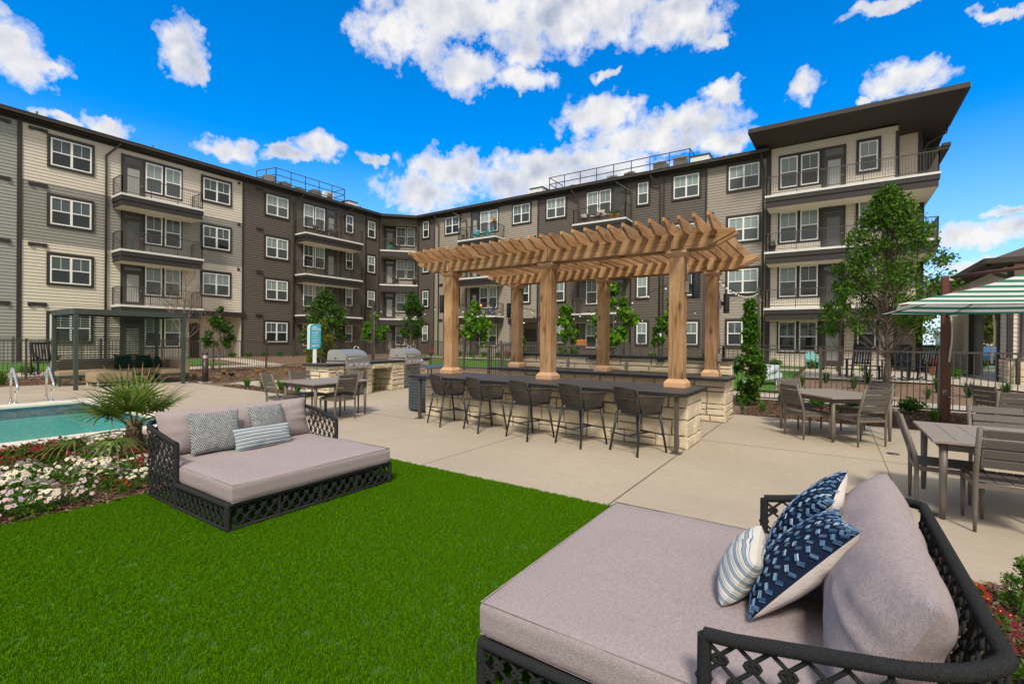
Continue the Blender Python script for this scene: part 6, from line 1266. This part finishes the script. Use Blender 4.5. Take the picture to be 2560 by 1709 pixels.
# balcony and patio belongings
def adir(m):
    r = empty('balcony_chair', (0, 0, 0), 0); mb = MB(); mb.bar((0, -.22, .33), (0, .28, .42), .5, .03); mb.build('seat', M[m], r); mb = MB()
    for k in range(5): x = -.2 + .1 * k; mb.bar((x, -.2, .35), (x, -.45, .95 - .05 * abs(k - 2)), .085, .02, up=(0, 1, 0))
    mb.build('backrest', M[m], r)
    for s in (-1, 1): mb = MB(); mb.box(s * .27 - .02, s * .27 + .02, .2, .26, 0, .55); mb.bar((s * .27, .25, .3), (s * .27, -.4, .02), .04, .1); mb.bar((s * .29, -.35, .57), (s * .29, .32, .57), .12, .025); mb.build('leg', M[m], r)
    return r
CHS = {}
def bchair(m, x, y, z, a, lb):
    if m in CHS: o = copy_tree(CHS[m])
    else: o = CHS[m] = adir(m)
    o.location = (x, y, z); o.rotation_euler = (0, 0, R(a)); tag(o, lb, 'chair', 'chairs on the balconies')
zr4, zr3, zr2 = ZR[3] + .03, ZR[2] + .03, ZR[1] + .03
bchair('teal', -25.3, 31.9, zr4, 200, 'left teal chair on the top balcony of the light grey wing'); bchair('teal', -24.0, 31.9, zr4, 150, 'right teal chair on the top balcony of the light grey wing'); bchair('navy', -25.0, 31.9, zr2, 200, 'left navy chair on the second floor balcony behind the pergola'); bchair('navy', -23.8, 31.9, zr2, 150, 'right navy chair on the second floor balcony behind the pergola')
bchair('wicker', -15.2, 32.0, zr4, 190, 'dark wicker chair on the top balcony of the brown right wing'); bchair('wicker', -14.1, 32.0, zr4, 170, 'dark wicker seat beside the cream cushion on the top brown balcony'); bchair('wicker', -34.6, 23.2, ZL[3] + .03, -80, 'dark chair on the top balcony of the brown left wing'); bchair('wicker', -34.6, 24.6, ZL[3] + .03, -100, 'second dark chair on the top balcony of the brown left wing')
bchair('teal', -.9, 29.6, .22, 190, 'teal chair on the ground floor patio of the tower'); bchair('wicker', -34.6, 31.6, ZL[3] + .15, -45, 'dark wicker chair on the top recessed corner balcony'); bchair('black', -34.7, 31.5, ZL[2] + .15, -45, 'black cafe chair on the middle recessed corner balcony')
tag(pillow('cream_cushion', .6, .45, .2, [M['whitefab']], (-13.9, 31.9, zr4 + .62), R(15), R(180), 3, nu=12, nv=12), 'cream cushion on the top balcony of the brown right wing', 'cushion'); tag(pillow('cream_cushion', .5, .35, .2, [M['whitefab']], (-15.2, 31.8, zr4 + .55), R(15), R(180), 4, nu=12, nv=12), 'cream cushion on the wicker chair at the left of that balcony', 'cushion')
def pot(x, y, z, s, pm, lm, seed, lb, n=260):
    r = empty('potted_plant', (x, y, z), 0, lb, 'potted plant', 'potted plants and planters'); mb = MB(); mb.lathe([(.12 * s, 0), (.17 * s, .26 * s), (.18 * s, .28 * s), (.15 * s, .28 * s)], 12); mb.build('pot', M[pm], r); mb = MB(); leaf_cloud(mb, [(Vector((0, 0, .4 * s)), .2 * s), (Vector((.08 * s, 0, .33 * s)), .16 * s)], n, .045 * s, random.Random(seed)); mb.build('foliage', M[lm], r)
pot(-13.0, 31.6, zr4, 1.2, 'terra', 'leafshrub', 1, 'green plant in a terracotta pot by the pink door of the top brown balcony'); pot(-12.5, 31.6, zr4, 1.1, 'terra', 'leafshrub', 2, 'smaller potted plant at the right end of the top brown balcony'); pot(-26.5, 31.6, zr4, .9, 'terra', 'leafshrub', 3, 'potted plant at the left end of the teal chair balcony'); pot(-35.0, 31.2, ZL[3] + .15, 1.7, 'teal', 'leafdark', 4, 'tall teal urn plant on the top recessed corner balcony')
pot(-23.05, 31.45, zr4 + 1.0, .9, 'terra', 'orange', 5, 'orange flower basket hung on the railing of the teal chair balcony'); pot(-33.6, 32.9, ZL[2] + .15, 1.2, 'black', 'leafdark', 6, 'potted plant at the right of the middle recessed corner balcony'); pot(-3.0, 31.5, zr3, 1.3, 'black', 'leafdark', 7, 'black planter at the left end of the third floor tower balcony', 60)
pot(3.7, 27.6, .28, 1.3, 'terra', 'redfl', 8, 'red and orange flowers in a pot by the tower corner'); pot(-28.2, 29.6, .24, 1.1, 'black', 'redfl', 9, 'red geraniums in a black pot on the patio left of the pergola post'); pot(-20.6, 29.9, .24, 1.1, 'terra', 'redfl', 10, 'red flowers in a pot beside the recessed entry')
for x, lb in ((-17.2, 'wooden window box of yellow flowers, left of the rear pergola post'), (-14.8, 'wooden window box of yellow flowers on the patio fence behind the pergola')):
    r = empty('flower_box', (x, 30.75, 1.35), 0, lb, 'flower box', 'flower boxes on the patio fence'); mb = MB(); mb.box(-.42, .42, -.12, .12, -.05, .2); mb.build('box', M['terra'], r); mb = MB(); leaf_cloud(mb, [(Vector((-.3 + .15 * k, 0, .27)), .11) for k in range(5)], 420, .035, random.Random(6)); mb.build('flowers', M['orange'], r)
r = empty('patio_lantern', (-24.4, 31.55, zr2 + .75), 0, 'copper lantern on the second floor balcony between the navy chairs', 'lantern'); mb = MB(); mb.lathe([(.02, -.18), (.14, -.1), (.16, .05), (.08, .2), (.03, .26)], 12); mb.build('body', M['copper'], r); mb = MB(); mb.lathe([(.02, .26), (.05, .3), (.0, .32)], 8); mb.build('cap', M['copper'], r)
r = empty('wall_plaque', (-9.95, 32.72, 1.95), 0, 'white square meter plaque on the brown wall by the patio', 'plaque'); mb = MB(); mb.box(-.22, .22, -.04, .0, -.22, .22); mb.build('plate', M['white'], r); mb = MB(); mb.box(-.12, .12, -.045, -.041, -.05, .05); mb.build('window', M['hvac'], r)
# string lights on dark poles
PO = [(-22.0, 18.3, 3.7, 'string light pole left of the oval tree, in front of the brown wing'), (-16.4, 18.2, 3.7, 'string light pole just left of the front left pergola post'), (-13.5, 20.5, 3.35, 'string light pole left of the middle pergola post'), (-3.15, 14.9, 4.1, 'string light pole by the column shrub, right of the pergola'), (-3.45, 29.6, 4.4, 'string light pole at the left edge of the cream tower')]
for x, y, h, lb in PO:
    r = empty('light_pole', (x, y, gz(x, y)), 0, lb, 'light pole', 'dark poles carrying string lights'); mb = MB(); mb.box(-.06, .06, -.06, .06, 0, h); mb.build('pole', M['rail'], r); mb = MB(); mb.box(-.07, .07, -.07, .07, h, h + .03); mb.build('cap', M['rail'], r); mb = MB(); mb.box(.06, .14, -.05, .05, h - .75, h - .6); mb.tube([(.1, 0, 0), (.1, 0, h - .75)], .012, 6); mb.build('outlet_box', M['hvac'], r)
for i, j, sag, lb in ((0, 1, .7, 'string of glass bulbs between the two poles left of the pergola'), (1, 2, .5, 'string of glass bulbs behind the left pergola posts'), (2, 3, .9, 'long string of glass bulbs behind the right half of the pergola'), (3, 4, .5, 'string of glass bulbs from the column shrub pole to the tower'), (2, 4, 1.1, 'far string of glass bulbs across the lawn to the tower')):
    a, b = PO[i], PO[j]; A = Vector((a[0], a[1], a[2] - .15 + gz(a[0], a[1]))); B = Vector((b[0], b[1], b[2] - .15 + gz(b[0], b[1]))); r = empty('string_lights', A, 0, lb, 'string lights', 'strings of glass bulbs'); mb = MB(); bl = MB(); n = max(8, int((B - A).length / .75)); pts = []
    for k in range(n + 1):
        p = (B - A) * (k / n) - Vector((0, 0, sag * 4 * (k / n) * (1 - k / n))); pts.append(p)
        if 0 < k < n: mb.tube([p, p - Vector((0, 0, .1))], .016, 5); bl.lathe([(.012, -.17), (.035, -.15), (.035, -.12), (.016, -.095)], 8, p)
    mb.tube(pts, .008, 4); mb.build('wire', M['black'], r); bl.build('bulbs', M['bulb'], r)
# cars far beyond the breezeway
def make_car(m):
    r = empty('parked_car', (0, 0, 0), 0); mb = MB(); prof = [(-2.2, .35), (-2.2, .8), (-1.9, .95), (-1.3, 1.0), (-.6, 1.45), (.7, 1.48), (1.5, 1.05), (2.1, .95), (2.25, .7), (2.25, .35)]
    mb.prism(prof, lambda a, b: (a, -.85, b), lambda a, b: (a, .85, b)); mb.build('body', M[m], r, bevel=.08, seg=3); mb = MB(); mb.prism([(-1.2, 1.02), (-.58, 1.38), (.66, 1.40), (1.3, 1.06)], lambda a, b: (a, -.87, b), lambda a, b: (a, .87, b)); mb.build('window', M['transom'], r)
    for x in (-1.4, 1.4):
        for s in (-1, 1): mb = MB(); mb.lathe([(.1, -.1), (.31, -.1), (.33, -.06), (.33, .06), (.31, .1), (.1, .1)], 18); o = mb.build('wheel', M['black'], r); o.location = (x, s * .8, .33); o.rotation_euler = (R(90), 0, 0)
    return r
M['carblue'] = mat('car_blue', (.03, .10, .22), .25); M['carwhite'] = mat('car_white', (.75, .76, .78), .25)
for m, x, y, lb in (('carblue', 11.0, 53, 'blue car parked beyond the clubhouse breezeway'), ('carwhite', 12.6, 57, 'white car parked behind the blue car')):
    o = make_car(m); o.location = (x, y, .01); o.rotation_euler = (0, 0, R(70)); tag(o, lb, 'car', 'cars parked beyond the clubhouse')
r = empty('far_house', (26, 100, 0), 0, 'low pale house far beyond the parking lot', 'building'); mb = MB(); mb.box(-12, 12, -4, 4, 0, 3.2); mb.build('wall', M['creamflat'], r); mb = MB(); mb.add([(-12.6, -4.6, 3.2), (12.6, -4.6, 3.2), (12.6, 4.6, 3.2), (-12.6, 4.6, 3.2), (-8, 0, 5.6), (8, 0, 5.6)], [(0, 1, 5, 4), (1, 2, 5), (2, 3, 4, 5), (3, 0, 4)]); mb.build('roof', M['shingle'], r)
for o in list(COL.objects):
    if o.type == 'MESH' and len(o.data.vertices) == 0: bpy.data.objects.remove(o)
